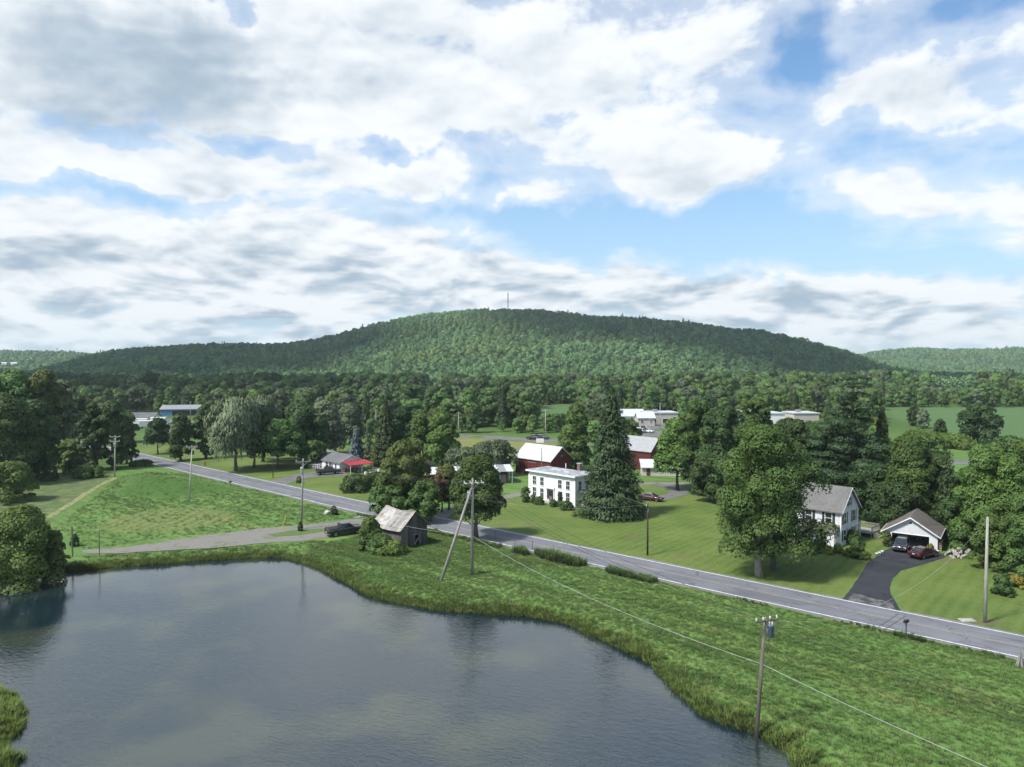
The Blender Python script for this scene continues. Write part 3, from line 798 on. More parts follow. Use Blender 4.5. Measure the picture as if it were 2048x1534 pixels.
# ---- instanced masses -------------------------------------------------------------------------
def scatter(name, P, scl, rot, pick, protos, label=None, kind='stuff', tilt=None):
    col = bpy.data.collections.new(name + '_kinds')
    for i, me_ in enumerate(protos):
        col.objects.link(bpy.data.objects.new(f'{name}_kind_{i:02d}', me_))
    me = bpy.data.meshes.new(name); n = len(P)
    me.vertices.add(n); me.vertices.foreach_set('co', np.ascontiguousarray(P, np.float32).ravel())
    for nm, ty, ar in (('scl', 'FLOAT', scl), ('rot', 'FLOAT', rot), ('pick', 'INT', pick)):
        a = me.attributes.new(nm, ty, 'POINT'); a.data.foreach_set('value', np.ascontiguousarray(ar, np.int32 if ty == 'INT' else np.float32))
    o = link(name, me)
    ng = bpy.data.node_groups.new(name, 'GeometryNodeTree')
    ng.interface.new_socket('Geometry', in_out='INPUT', socket_type='NodeSocketGeometry')
    ng.interface.new_socket('Geometry', in_out='OUTPUT', socket_type='NodeSocketGeometry')
    gi = ng.nodes.new('NodeGroupInput'); go = ng.nodes.new('NodeGroupOutput')
    ci = ng.nodes.new('GeometryNodeCollectionInfo'); ci.inputs['Collection'].default_value = col
    ci.inputs['Separate Children'].default_value = True; ci.inputs['Reset Children'].default_value = True
    def na(nm, ty):
        a = ng.nodes.new('GeometryNodeInputNamedAttribute'); a.data_type = ty; a.inputs[0].default_value = nm
        return next(s for s in a.outputs if s.enabled and s.name == 'Attribute')
    ip = ng.nodes.new('GeometryNodeInstanceOnPoints'); cx = ng.nodes.new('ShaderNodeCombineXYZ')
    ng.links.new(na('rot', 'FLOAT'), cx.inputs[2])
    ng.links.new(gi.outputs[0], ip.inputs['Points']); ng.links.new(ci.outputs[0], ip.inputs['Instance'])
    ip.inputs['Pick Instance'].default_value = True
    ng.links.new(na('pick', 'INT'), ip.inputs['Instance Index'])
    ng.links.new(cx.outputs[0], ip.inputs['Rotation']); ng.links.new(na('scl', 'FLOAT'), ip.inputs['Scale'])
    ng.links.new(ip.outputs[0], go.inputs[0])
    md = o.modifiers.new('scatter', 'NODES'); md.node_group = ng
    return tag(o, label, kind=kind)

# ---- far forest: hill woods and valley woods -----------------------------------------------------
def far_proto(i, kind, g, n=150, leaf=1.15):
    if kind == 'conifer':
        V, F = spruce_arrays(15, 3.0, 1.5, g, n, leaf * .8); mb = MB().tube([(0, 0, 0), (0, 0, 13)], [.3, .05], 4, False)
    else:
        V, F, L = broad_arrays(11.5, 5.6, 1.2, g, n, leaf, 'round' if i % 2 else 'egg', 7, .5, inner=.07)
        mb = MB().tube([(0, 0, 0), (0, 0, 7)], [.4, .12], 4, False)
    return V, F, mb
hill_protos = []
for i in range(7):
    g = np.random.default_rng(100 + i); V, F, mb = far_proto(i, 'conifer' if i == 6 else 'b', g, 260, 1.0)
    hill_protos.append(one_mesh('hill_tree', V, F, LEAF['hillwood'], mb, M_BARK))
def fan(y0, y1, sp, smax=.80, seed=0):
    """jittered positions, evenly dense, over the wedge of country in view"""
    g = np.random.default_rng(seed); ys_ = np.arange(y0, y1, sp); X = []; Y = []
    for y in ys_:
        n = int(2 * smax * y / sp) + 1
        X.append(np.linspace(-smax * y, smax * y, n) + g.normal(size=n) * sp * .34); Y.append(y + g.normal(size=n) * sp * .34)
    return np.concatenate(X), np.concatenate(Y)
def pxy(X, Y, Z):
    v = np.stack([X, Y, Z - CAM_H], 1); dz = v @ np.array(_f); return 1024 + v[:, 0] / dz * FOC, 767 - (v @ np.array(_u)) / dz * FOC
# (glades)
# -- slopes of the near hill and the far ridges
X1, Y1 = fan(760, 1800, 9.0, seed=5)
z1 = ground(X1, Y1)
X2, Y2 = fan(1800, 3080, 12.5, .86, seed=6)
z2 = ground(X2, Y2)
k2 = z2 > 2; X2, Y2, z2 = X2[k2], Y2[k2], z2[k2]
FX = np.r_[X1, X2]; FY = np.r_[Y1, Y2]; FZ = np.r_[z1, z2]; sp = np.r_[np.full(len(X1), 1.0), np.full(len(X2), 1.25)]
# glades where a few houses stand at the foot of the hill
GLADES = [(873, 770, 26), (606, 760, 14), (1290, 766, 12), (1626, 757, 8)]
pxx, pyy = pxy(FX, FY, FZ + 10); kp = np.ones(len(FX), bool)
for a, b, w in GLADES: kp &= ~((np.abs(pxx - a) < w) & (np.abs(pyy - b) < 9) & (FY < 1100))
FX, FY, FZ, sp = FX[kp], FY[kp], FZ[kp], sp[kp]
g = np.random.default_rng(77); n = len(FX)
con = fbm(FX, FY, 170, 21) > .60
pick = g.integers(0, 6, n); pick[con & (g.random(n) < .25)] = 6; pick[g.random(n) < .008] = 6
scl = (.58 + .8 * g.random(n) ** 1.5) * (.9 + .35 * fbm(FX, FY, 60, 14)) * sp
tag(scatter('hill_forest', np.stack([FX, FY, FZ - .5], 1), scl, g.random(n) * 6.28, pick, hill_protos), 'dense green woodland covering the hill and ridges')
N_HILL = n
# ================================================================== valley trees
# open ground, buildings and roads that the valley trees leave in sight: x0, y0, x1, y1 in the photograph and their distance
KEEP = [(316, 808, 398, 836, 376), (248, 824, 345, 864, 300), (662, 846, 708, 864, 300), (1236, 814, 1352, 856, 334), (1446, 818, 1565, 838, 345), (1585, 822, 1640, 841, 345),
        (925, 868, 1112, 1000, 262), (1085, 807, 1150, 827, 415), (866, 760, 880, 772, 900), (1776, 815, 2100, 884, 448), (1872, 763, 1945, 775, 790), (1278, 872, 1325, 1000, 235), (700, 855, 745, 900, 230), (760, 868, 930, 900, 262)]
NOGO = [OLIVE, CORN, CORN2, poly([(240, 868), (340, 868), (345, 838), (300, 822), (240, 830)]), poly([(1230, 880), (1360, 880), (1360, 838), (1230, 838)])]
VX, VY = fan(232, 800, 8.0, .86, seed=15)
g = np.random.default_rng(31)
keep = g.random(len(VX)) < .93
for P in NOGO: keep &= ~in_poly(P, VX, VY)
keep &= dist_path(HIGHWAY, VX, VY) > 9
keep &= dist_path(ROAD, VX, VY) > 9
keep &= ~in_poly(LAWN_C, VX, VY)
VX, VY = VX[keep], VY[keep]; n = len(VX)
VH = (7.5 + 8.0 * g.random(n) ** 1.1) * (.75 + .55 * fbm(VX, VY, 70, 44))
VH *= np.where((VY < 300), .78, 1) * np.where(VY > 480, .75 + .95 * fbm(VX, VY, 55, 91), 1)
bx, by = pxy(VX, VY, np.zeros(n)); tx, ty = pxy(VX, VY, VH); hw = VH * .36 / VY * FOC
keep = np.ones(n, bool)
for x0, y0, x1, y1, d in KEEP:
    hit = (bx + hw > x0) & (bx - hw < x1) & (ty < y1) & (by > y0) & (VY < d + 20)
    hmax = CAM_H - (y1 - 730) / FOC * VY
    VH = np.where(hit, np.minimum(VH, hmax), VH); keep &= ~(hit & ((hmax < 2.2) | (by < y1)))
# low scrub keeps growing where tall trees would hide what the photograph shows behind them
VX, VY, VH = VX[keep], VY[keep], VH[keep]; bx, by = bx[keep], by[keep]; n = len(VX)
order = np.argsort(VY / VH * (1 + .0 * VY)); inview = (bx > -30) & (bx < 2078)
order = [i for i in order if inview[i]]
# prototypes shared by the valley trees; each is trunk and crown in one mesh, the parts do not show at this distance
vp = {}
for nm, cnt in (('round', 6), ('tall', 4), ('scrub', 3), ('conifer', 3)):
    vp[nm] = []
    for i in range(cnt):
        g2 = np.random.default_rng(hash((len(nm), i)) % 9999 + 7)
        lm = LEAF['wood']
        if nm == 'conifer':
            V, F = spruce_arrays(12, 2.6, .8, g2, 1500, .52); mb = MB().tube([(0, 0, 0), (0, 0, 11)], [.25, .04], 5, False); lm = LEAF['spruce']
        elif nm == 'scrub':
            V, F, L = broad_arrays(12, 6.2, .4, g2, 2200, .62, 'mound', 14, .36); mb = MB().tube([(0, 0, 0), (0, 0, 4)], [.3, .1], 5, False); lm = LEAF['olive'] if i == 1 else LEAF['bright'] if i == 2 else LEAF['wood']
        else:
            V, F, L = broad_arrays(12, 4.6 if nm == 'round' else 3.5, 1.5, g2, 2200, .56, 'round' if i % 2 else 'egg', 16 + i, .36); mb = trunk_mb(12, .28, L, g2, nl=4)
            if i == 3: lm = LEAF['grey']
            if i == 2: lm = LEAF['dark']
        vp[nm].append(one_mesh('valley_tree', V, F, lm, mb, M_BARK))
flat = vp['round'] + vp['tall'] + vp['scrub'] + vp['conifer']
kindof = ['round'] * 6 + ['tall'] * 4 + ['scrub'] * 3 + ['conifer'] * 3
shade = ['green', 'green', 'dark-green', 'grey-green', 'green', 'green'] + ['green', 'green', 'dark-green', 'grey-green'] + ['green', 'olive', 'bright-green'] + ['dark'] * 3
_w = np.r_[np.full(6, .095), np.full(4, .05), np.full(3, .06), np.full(3, .0167)]
pk = g.choice(16, n, p=_w / _w.sum())
pk = np.where((VY < 320) & (g.random(n) < .25), g.integers(10, 13, n), pk)
VH = np.where((pk >= 10) & (pk < 13), VH * .62, VH)
zoned = [(380, 'left of the willow'), (760, 'between the willow and the spruces'), (1110, 'beyond the highway behind the barns'), (1560, 'around the white store buildings'), (9999, 'beyond the tall pine on the right')]
LANDM = [(60, 'left woods'), (133, 'double pole frame'), (229, 'double-armed pole'), (290, 'trailer yard'), (357, 'blue workshop'), (470, 'pale willow'), (556, 'spreading maple'), (620, 'ranch house ramp'), (685, 'dark-roofed house'), (735, 'blue spruce'), (772, 'pointed spruce'), (846, 'bright hayfield tree'), (917, 'brown highway pole'), (985, 'hayfield'), (1035, 'red barn'), (1091, 'tall highway pole'), (1150, 'farmhouse chimney'), (1225, 'huge spruce'), (1320, 'beige store'), (1390, 'farm grove'), (1500, 'long store'), (1612, 'small beige store'), (1703, 'tall white pine'), (1762, 'slim spruce'), (1835, 'corn corner trees'), (1900, 'corn field'), (1955, 'lone round tree'), (2040, 'right photo edge')]
rot = g.random(n) * 6.28
chosen = order[:225]; cs = set(chosen); done = {}
for i in chosen:
    k = int(pk[i]); kd = kindof[k]
    nm = {'round': 'broadleaf_tree', 'tall': 'slender_tree', 'scrub': 'scrub_bush', 'conifer': 'conifer_tree'}[kd]
    lx, lname = min(LANDM, key=lambda q: abs(q[0] - bx[i])); dxl = bx[i] - lx
    rel = 'behind' if abs(dxl) < 16 else 'just right of' if 0 < dxl < 45 else 'just left of' if -45 < dxl < 0 else 'well right of' if dxl > 0 else 'well left of'
    size = 'small' if VH[i] < 6 else 'tall' if VH[i] > 12 else 'middling'
    dist = 'nearer' if VY[i] < 285 else 'farther'
    o = link(nm, flat[k]); s = VH[i] / 12
    o.location = (VX[i], VY[i], gz(VX[i], VY[i]) - .1); o.rotation_euler = (0, 0, rot[i]); o.scale = (s * (1 + .15 * math.sin(i)), s, s)
    word = {'round': 'round-crowned tree', 'tall': 'slender tree', 'scrub': 'low scrub bush', 'conifer': 'pointed conifer'}[kd]
    tag(o, f'{size} {shade[k]} {word}, {dist} woods, {rel} the {lname}', 'bush' if kd == 'scrub' else 'tree', f'{size} {shade[k]} {word}s, {dist} woods, {rel} the {lname}')
# twins that share a description are told apart by their order from left to right
twins = {}
for o in COL.objects:
    if o.get('group') and ' woods, ' in o.get('label', ''): twins.setdefault(o['label'], []).append(o)
for lb, os_ in twins.items():
    os_.sort(key=lambda o: o.location.x / o.location.y); m_ = len(os_)
    if m_ > 1:
        words = ['left one', 'right one'] if m_ == 2 else ['leftmost'] + [['second', 'third', 'fourth', 'fifth', 'sixth', 'seventh', 'eighth'][j] + ' from left' for j in range(m_ - 2)] + ['rightmost']
        for o, w_ in zip(os_, words): o['label'] = lb + ', ' + w_
rest = np.array([i for i in range(n) if i not in cs])
tag(scatter('valley_woods', np.stack([VX[rest], VY[rest], np.zeros(len(rest)) - .1], 1), VH[rest] / 12, rot[rest], pk[rest], flat), 'continuous green woods filling the valley below the hill')

# ================================================================== trees one can point at
def fit(px, py, top, wid):
    p = on(px, py); d = p.y; return p, CAM_H - (top - 730) / FOC * d - p.z, wid / 2 / FOC * d
seedc = [500]
def tree(px, py, top, wid, kind, leafk, label, name=None, z0=.16, shape='round', lr=.29, m=None, dens=1.0, leaf=None, bark=None, cat='tree', group=None, trunk=True, tr=None, lean=0, dx=0, inner=.13):
    seedc[0] += 1; g = np.random.default_rng(seedc[0])
    p, H, R_ = fit(px, py, top, wid)
    d = p.y; lf = leaf or np.clip(d * .0018, .14, .5)          # about a pixel and a half
    area = 4 * math.pi * R_ * ((H * (1 - z0)) * .5 + R_) * .5
    n = int(np.clip(area * 3.0 / (lf * lf * 1.25) * dens, 300, 30000))
    lm = LEAF[leafk]; L = None
    if kind == 'spruce': V, F = spruce_arrays(H, R_, H * z0, g, n, lf * 1.15)
    elif kind == 'thin': V, F = spruce_arrays(H, R_, H * z0, g, int(n * .45), lf, .25, .6, .5)
    elif kind == 'pine': V, F, L = pine_arrays(H, R_, H * z0, g, n, lf)
    elif kind == 'willow': V, F, L = willow_arrays(H, R_, H * z0, g, n, lf * 1.5)
    else:
        V, F, L = broad_arrays(H, R_, H * z0, g, n, lf, shape, m or int(20 + R_ * 2.2), lr, inner=inner)
    nm = name or {'spruce': 'spruce_tree', 'thin': 'spruce_tree', 'pine': 'pine_tree', 'willow': 'willow_tree', 'broad': 'broadleaf_tree', 'bush': 'bush'}[kind]
    root = empty(nm, p, rnd.random() * 6.28, label, cat, group)
    V = V + np.array([dx, 0, 0])
    link('crown', set_cn(np_mesh('crown', V, F, lm), leaves.cn), root)
    r = tr or max(.09, H * .019 + .05)
    if kind in ('spruce', 'thin', 'pine'):
        MB().tube([(0, 0, -.2), (0, 0, H * .5), (0, 0, H * .96)], [r * 1.3, r * .7, .03], 8).build('trunk', bark or M_BARK, root, True)
        if kind == 'pine':
            pass
    elif kind == 'bush':
        mb = MB()
        for j in range(5):
            a = j * 1.26 + g.random(); e = Vector(L[j % len(L)][:3])
            mb.tube([(math.cos(a) * .1, math.sin(a) * .1, -.1), Vector((math.cos(a) * .3, math.sin(a) * .3, e.z * .4)), e], [r * .5, r * .35, .02], 5, False)
        mb.build('stems', bark or M_BARK, root)
    else:
        t = trunk_mb(H, r, L, g, lean); 
        for i, v in enumerate(t.v): t.v[i] = (v[0], v[1], v[2] - .15)
        t.build('trunk', bark or M_BARK, root, True)
    return root
B = 'broad'
# -- woods on the left, above the far bank
tree(8, 968, 786, 170, B, 'dark', 'big layered dark tree at the left edge of the photo, above the bank bush', shape='egg', z0=.05)
tree(72, 955, 800, 120, B, 'dark', 'dense dark tree left of the H-frame pole, with pale bare stems beside it', z0=.12, shape='egg')
tree(28, 925, 738, 130, B, 'wood', 'tall tree with the highest top over the left woods', shape='egg', z0=.1)
tree(-25, 930, 745, 120, B, 'wood', 'tall tree cut by the left edge of the photo, behind the layered dark one', shape='egg', z0=.1)
tree(88, 920, 740, 95, B, 'olive', 'tall olive tree behind the dense dark tree, left of the H-frame pole', shape='oval', z0=.1)
tree(128, 915, 758, 80, B, 'grey', 'thin grey-leaved tree just behind the H-frame pole', shape='oval', z0=.2, dens=.5)
tree(158, 888, 790, 60, B, 'dark', 'narrow dark tree right of the H-frame pole, by the road bend', shape='oval', z0=.1)
tree(186, 940, 806, 64, B, 'dark', 'dark tree at the left end of the roadside clump', shape='oval', z0=.06)
tree(226, 938, 800, 76, B, 'dark', 'tall dark tree in the roadside clump behind the double-armed pole', shape='oval', z0=.05)
tree(254, 928, 852, 50, B, 'dark', 'lower tree at the right end of the roadside clump', shape='egg', z0=.08)
tree(250, 885, 826, 60, B, 'maple', 'green tree across the road behind the roadside clump', shape='oval', z0=.1)
tree(22, 1000, 924, 104, 'bush', 'bush', 'large pale green bush at the left edge below the woods', shape='mound', z0=0.02, cat='bush')
tree(98, 962, 916, 44, 'bush', 'dark', 'small dark conical bush in front of the left woods', shape='egg', z0=.02, cat='bush')
tree(62, 955, 930, 34, 'bush', 'dark', 'low dark bush between the pale bush and the conical one', shape='mound', z0=.02, cat='bush')
tree(150, 946, 915, 50, 'bush', 'dark', 'round dark bush left of the roadside clump', shape='mound', z0=.02, cat='bush')
tree(135, 935, 880, 70, 'bush', 'bush', 'tall bright bush under the H-frame pole', shape='mound', z0=.02, cat='bush')
tree(176, 955, 930, 60, 'bush', 'maple', 'low bush at the foot of the roadside clump', shape='mound', z0=.02, cat='bush')
tree(282, 932, 922, 46, 'bush', 'dark', 'low dark weed bush on the near verge where the road leaves the trees', shape='mound', z0=.02, cat='bush')
# -- across the road, around the ranch house
tree(316, 908, 836, 62, B, 'dark', 'young tree on a thin trunk, first of the three by the road', z0=.26, shape='egg', tr=.2)
tree(362, 922, 826, 66, B, 'dark', 'dark egg-shaped tree between the young tree and the willow', z0=.08, shape='egg')
tree(412, 918, 808, 56, B, 'dark', 'narrow dark tree close behind the willow on its left', z0=.05, shape='oval')
tree(472, 942, 795, 118, 'willow', 'willow', 'pale drooping willow on the lawn beside the road', z0=.10)
tree(526, 925, 792, 92, 'willow', 'grey', 'second willow crown rising behind the pale willow', z0=.15)
tree(508, 937, 806, 92, B, 'dark', 'dark tree on a straight trunk right of the pale willow', z0=.24, tr=.28, bark=M_BARK)
tree(556, 936, 838, 112, B, 'maple', 'spreading dark maple with forked trunk left of the ranch house', z0=.2, shape='wide')
tree(604, 920, 806, 112, B, 'dark', 'tall dark tree behind the spreading maple', z0=.12)
tree(650, 910, 800, 110, B, 'grey', 'soft grey-green tree behind the ranch house', z0=.08, shape='egg', inner=.2)
tree(700, 890, 806, 74, B, 'grey', 'smaller grey-green tree right of the soft one, behind the dark roof', z0=.1, shape='egg')
tree(626, 934, 880, 62, 'bush', 'maple', 'small dark tree in front of the ranch house ramp', shape='round', z0=.1, cat='tree', name='broadleaf_tree')
tree(713, 922, 858, 42, 'spruce', 'blue', 'blue spruce behind the red awning', z0=.03)
tree(737, 922, 850, 30, 'thin', 'grey', 'thin half-bare spruce right of the blue spruce', z0=.05)
tree(772, 935, 800, 70, 'spruce', 'spruce', 'dark pointed spruce right of the ranch house yard', z0=.04)
tree(806, 930, 812, 84, B, 'dark', 'dark broad tree beside the pointed spruce', z0=.06, shape='egg')
tree(846, 935, 826, 84, B, 'maple', 'mid green tree between the dark broad tree and the bright one', z0=.05)
tree(884, 938, 824, 96, B, 'bright', 'bright green tree left of the hayfield', z0=.05, shape='egg')
tree(926, 950, 895, 84, B, 'grey', 'sparse grey tree in front of the hayfield', z0=.1, dens=.55)
tree(990, 950, 880, 100, B, 'grey', 'airy grey-green tree between the hayfield and the open shed', z0=.15, dens=.6)
tree(712, 984, 950, 72, 'bush', 'dark', 'dark spreading bush on the lawn right of the ranch drive', shape='mound', z0=.03, cat='bush')
tree(752, 975, 945, 56, 'bush', 'maple', 'softer bush right of the dark spreading bush', shape='mound', z0=.03, cat='bush')
# -- by the weathered shed and the brace pole
tree(812, 1036, 880, 118, B, 'olive', 'tall tree right behind the weathered shed', z0=.12, shape='oval')
tree(782, 1040, 968, 96, 'bush', 'maple', 'leafy thicket behind the shed roof on its left', shape='round', z0=.03, cat='bush')
tree(848, 1044, 962, 76, 'bush', 'maple', 'leafy thicket behind the shed on its right', shape='round', z0=.03, cat='bush')
tree(898, 1020, 930, 74, B, 'olive', 'small olive tree between the shed tree and the brace pole', z0=.15, dens=.7)
tree(884, 1024, 944, 44, B, 'rust', 'small rusty-leaved tree beside the olive one', z0=.3, dens=.5)
tree(952, 1076, 912, 150, B, 'maple', 'leafy roadside maple right behind the brace pole', z0=.24, tr=.36, shape='egg')
tree(740, 1100, 1036, 64, 'bush', 'bush', 'vine-covered bush against the left wall of the shed', shape='egg', z0=.02, cat='bush')
tree(784, 1108, 1082, 70, 'bush', 'bush', 'low green brambles along the foot of the shed', shape='mound', z0=.02, cat='bush')
tree(760, 1106, 1070, 60, 'bush', 'maple', 'brambles between the vine-covered bush and the shed corner', shape='mound', z0=.02, cat='bush')
# -- farm trees
tree(1224, 1032, 774, 146, 'spruce', 'spruce', 'huge dark spruce standing beside the white farmhouse', z0=.01, dens=1.25)
tree(1152, 945, 806, 84, B, 'maple', 'tree behind the farmhouse chimney, left of the huge spruce', z0=.08, shape='egg')
tree(1132, 938, 852, 56, B, 'bright', 'bright tree at the right end of the red barn', z0=.05, shape='egg')
tree(1256, 925, 838, 60, B, 'maple', 'tree half hidden behind the huge spruce on its right', z0=.05)
tree(1355, 980, 836, 122, B, 'bright', 'bright maple on a short trunk inside the farm drive loop', z0=.22, shape='egg', tr=.34)
tree(1400, 990, 800, 112, B, 'maple', 'tall tree with open top right of the bright loop maple', z0=.12, dens=.9)
tree(1446, 1005, 812, 120, B, 'dark', 'dark spreading tree in the middle of the farm grove', z0=.1)
tree(1500, 985, 796, 108, B, 'maple', 'tallest tree of the farm grove, behind the front maple', z0=.1)
tree(1418, 1004, 905, 86, B, 'dark', 'low dark tree at the shaded left edge of the front maple', z0=.1)
tree(1518, 1154, 846, 176, B, 'maple', 'big front maple with pale trunk on the roadside lawn', z0=.12, shape='round', tr=.42, bark=M_BARK_PALE, lr=.27, m=58, dens=1.6)
tree(1547, 1140, 868, 240, B, 'maple', 'second front maple with dark trunk, reaching towards the white house', z0=.13, shape='wide', tr=.36, lr=.27, m=52, dens=1.5, dx=0)
tree(1578, 990, 836, 112, B, 'dark', 'tree behind the second front maple', z0=.06)
tree(1622, 985, 850, 90, B, 'maple', 'tree behind the chimney of the grey-roofed house', z0=.06)
tree(1703, 1015, 745, 140, 'pine', 'pine', 'tall white pine towering over the grey-roofed house', z0=.08)
tree(1652, 1008, 845, 108, 'pine', 'pine', 'shorter dark pine left of the tall white pine', z0=.05)
tree(1762, 1015, 812, 66, 'spruce', 'spruce', 'slim dark spruce right of the tall white pine', z0=.03)
tree(1748, 1045, 930, 104, B, 'dark', 'dark tree behind the gable of the grey-roofed house', z0=.05)
tree(1815, 1058, 868, 150, B, 'maple', 'big dark maple right behind the garage', z0=.05, shape='egg')
tree(1800, 1066, 965, 110, B, 'dark', 'low dark tree close behind the garage roof', z0=.05)
tree(1872, 1062, 905, 84, B, 'dark', 'dark tree behind the right end of the garage', z0=.04)
tree(1894, 1082, 902, 64, 'thin', 'spruce', 'half-bare grey spruce beside the garage', z0=.04)
tree(1930, 1094, 935, 84, B, 'dark', 'shaded tree behind the stone pile', z0=.04)
tree(1960, 1112, 888, 126, B, 'bright', 'broad bright tree right of the stone pile', z0=.03, shape='egg')
tree(2018, 1118, 905, 128, B, 'bright', 'broad bright tree right of the roadside pole', z0=.03, shape='egg')
tree(2062, 1100, 872, 130, B, 'bush', 'tall green tree cut by the right edge of the photo', z0=.03, shape='egg')
tree(1988, 1085, 885, 110, B, 'maple', 'tree behind the two broad bright ones at the right', z0=.03, shape='egg')
tree(2052, 1160, 985, 110, B, 'maple', 'dark lower tree at the right edge above the round bush', z0=.03, shape='mound')
tree(1984, 1136, 1030, 90, 'bush', 'bush', 'leafy thicket behind the roadside pole', z0=.03, shape='mound', cat='bush')
tree(2004, 1188, 1150, 48, 'bush', 'hedge', 'round clipped bush on the lawn near the right edge', z0=.01, shape='mound', cat='bush', leaf=.14)
tree(2034, 1172, 1154, 36, 'bush', 'gold', 'yellow-flowered plant behind the round clipped bush', z0=.01, shape='mound', cat='plant', name='flowering_plant')
tree(1955, 886, 808, 82, B, 'dark', 'round tree standing alone before the corn field', z0=.04)
tree(1880, 880, 838, 26, B, 'dark', 'slim dark tree left of the lone round one', z0=.04, shape='oval')
tree(1826, 852, 810, 28, B, 'dark', 'dark bushy tree at the left corner of the corn field', z0=.04, shape='oval')
tree(1846, 856, 818, 34, B, 'grey', 'pale tree beside the dark one at the corn corner', z0=.04, shape='egg')
tree(1905, 896, 868, 90, 'bush', 'bright', 'smooth pale thicket below the corn field', z0=.01, shape='mound', cat='bush')
tree(1840, 905, 860, 100, 'bush', 'bush', 'green thicket right of the slim spruce', z0=.01, shape='mound', cat='bush')
tree(2020, 915, 872, 90, 'bush', 'maple', 'thicket at the near edge of the corn field by the photo edge', z0=.01, shape='mound', cat='bush')
# -- pond
tree(38, 1150, 1012, 190, 'bush', 'bush', 'big rounded willow bush on the far bank of the pond', shape='mound', z0=0, cat='bush', lr=.28, m=34, dens=1.1)
tree(112, 1142, 1062, 56, 'bush', 'olive', 'thin edge of bush beside the big willow bush', shape='mound', z0=0, cat='bush', dens=.7)
tree(150, 1093, 1070, 18, 'bush', 'dark', 'small dark shrub wrapped round the first bank post', shape='mound', z0=0, cat='bush')
# -- round the white farmhouse
tree(1051, 1004, 974, 21, 'bush', 'hedge', 'tall round clipped shrub at the left corner of the farmhouse', shape='round', z0=0, cat='shrub', leaf=.16, lr=.5)
tree(1066, 1005, 990, 13, 'bush', 'hedge', 'small round shrub beside the tall clipped one', shape='round', z0=0, cat='shrub', leaf=.14, lr=.5)
tree(1079, 1008, 994, 24, 'bush', 'hedge', 'wide clipped hedge left of the farmhouse door', shape='mound', z0=0, cat='shrub', leaf=.14, lr=.4)
tree(1106, 1013, 1000, 18, 'bush', 'hedge', 'low clipped shrub right of the farmhouse door', shape='mound', z0=0, cat='shrub', leaf=.14, lr=.4)
tree(1120, 1012, 984, 15, 'bush', 'hedge', 'cone-shaped clipped shrub right of the farmhouse door', shape='egg', z0=0, cat='shrub', leaf=.14, lr=.5)
tree(1132, 1019, 1003, 32, 'bush', 'hedge', 'long clipped hedge at the right corner of the farmhouse front', shape='mound', z0=0, cat='shrub', leaf=.14, lr=.4)
# -- round the grey-roofed house and garage
tree(1707, 1088, 1062, 40, 'bush', 'hedge', 'dark round shrub against the gable of the grey-roofed house', shape='mound', z0=0, cat='shrub', leaf=.15)
tree(1713, 1114, 1082, 44, 'bush', 'bush', 'big loose shrub at the drive edge of the flower bed', shape='mound', z0=0, cat='shrub', leaf=.15)
tree(1728, 1118, 1104, 28, 'bush', 'maple', 'low shrub between the big loose shrub and the drive', shape='mound', z0=0, cat='shrub', leaf=.15)
tree(1676, 1106, 1090, 24, 'bush', 'bush', 'low green shrub before the porch corner', shape='mound', z0=0, cat='shrub', leaf=.15)
tree(1692, 1112, 1102, 18, 'bush', 'bush', 'small pale shrub in the middle of the flower bed', shape='mound', z0=0, cat='shrub', leaf=.13)
tree(1656, 1108, 1094, 26, 'bush', 'gold', 'golden day-lilies in the flower bed under the second front maple', shape='mound', z0=0, cat='plant', leaf=.13, name='flowering_plant')
tree(1640, 1104, 1082, 30, 'bush', 'maple', 'dark shrub at the left end of the flower bed', shape='mound', z0=0, cat='shrub', leaf=.15)
tree(1774, 1092, 1064, 24, 'bush', 'olive', 'brownish shrub at the left corner of the garage', shape='egg', z0=0, cat='shrub', leaf=.15)
tree(1862, 1101, 1088, 16, 'bush', 'gold', 'yellowish shrub right of the garage opening', shape='mound', z0=0, cat='shrub', leaf=.13)
tree(668, 1030, 1014, 20, 'bush', 'dark', 'dark weedy shrub on the pale boulder beside the gravel drive', shape='egg', z0=0, cat='shrub')
tree(601, 1062, 1046, 13, 'bush', 'dark', 'small dark shrub round the foot of the transformer pole by the gravel drive', shape='egg', z0=0, cat='shrub')
tree(598, 966, 954, 12, 'bush', 'grey', 'small grey shrub on the lawn by the ranch drive', shape='mound', z0=0, cat='shrub')
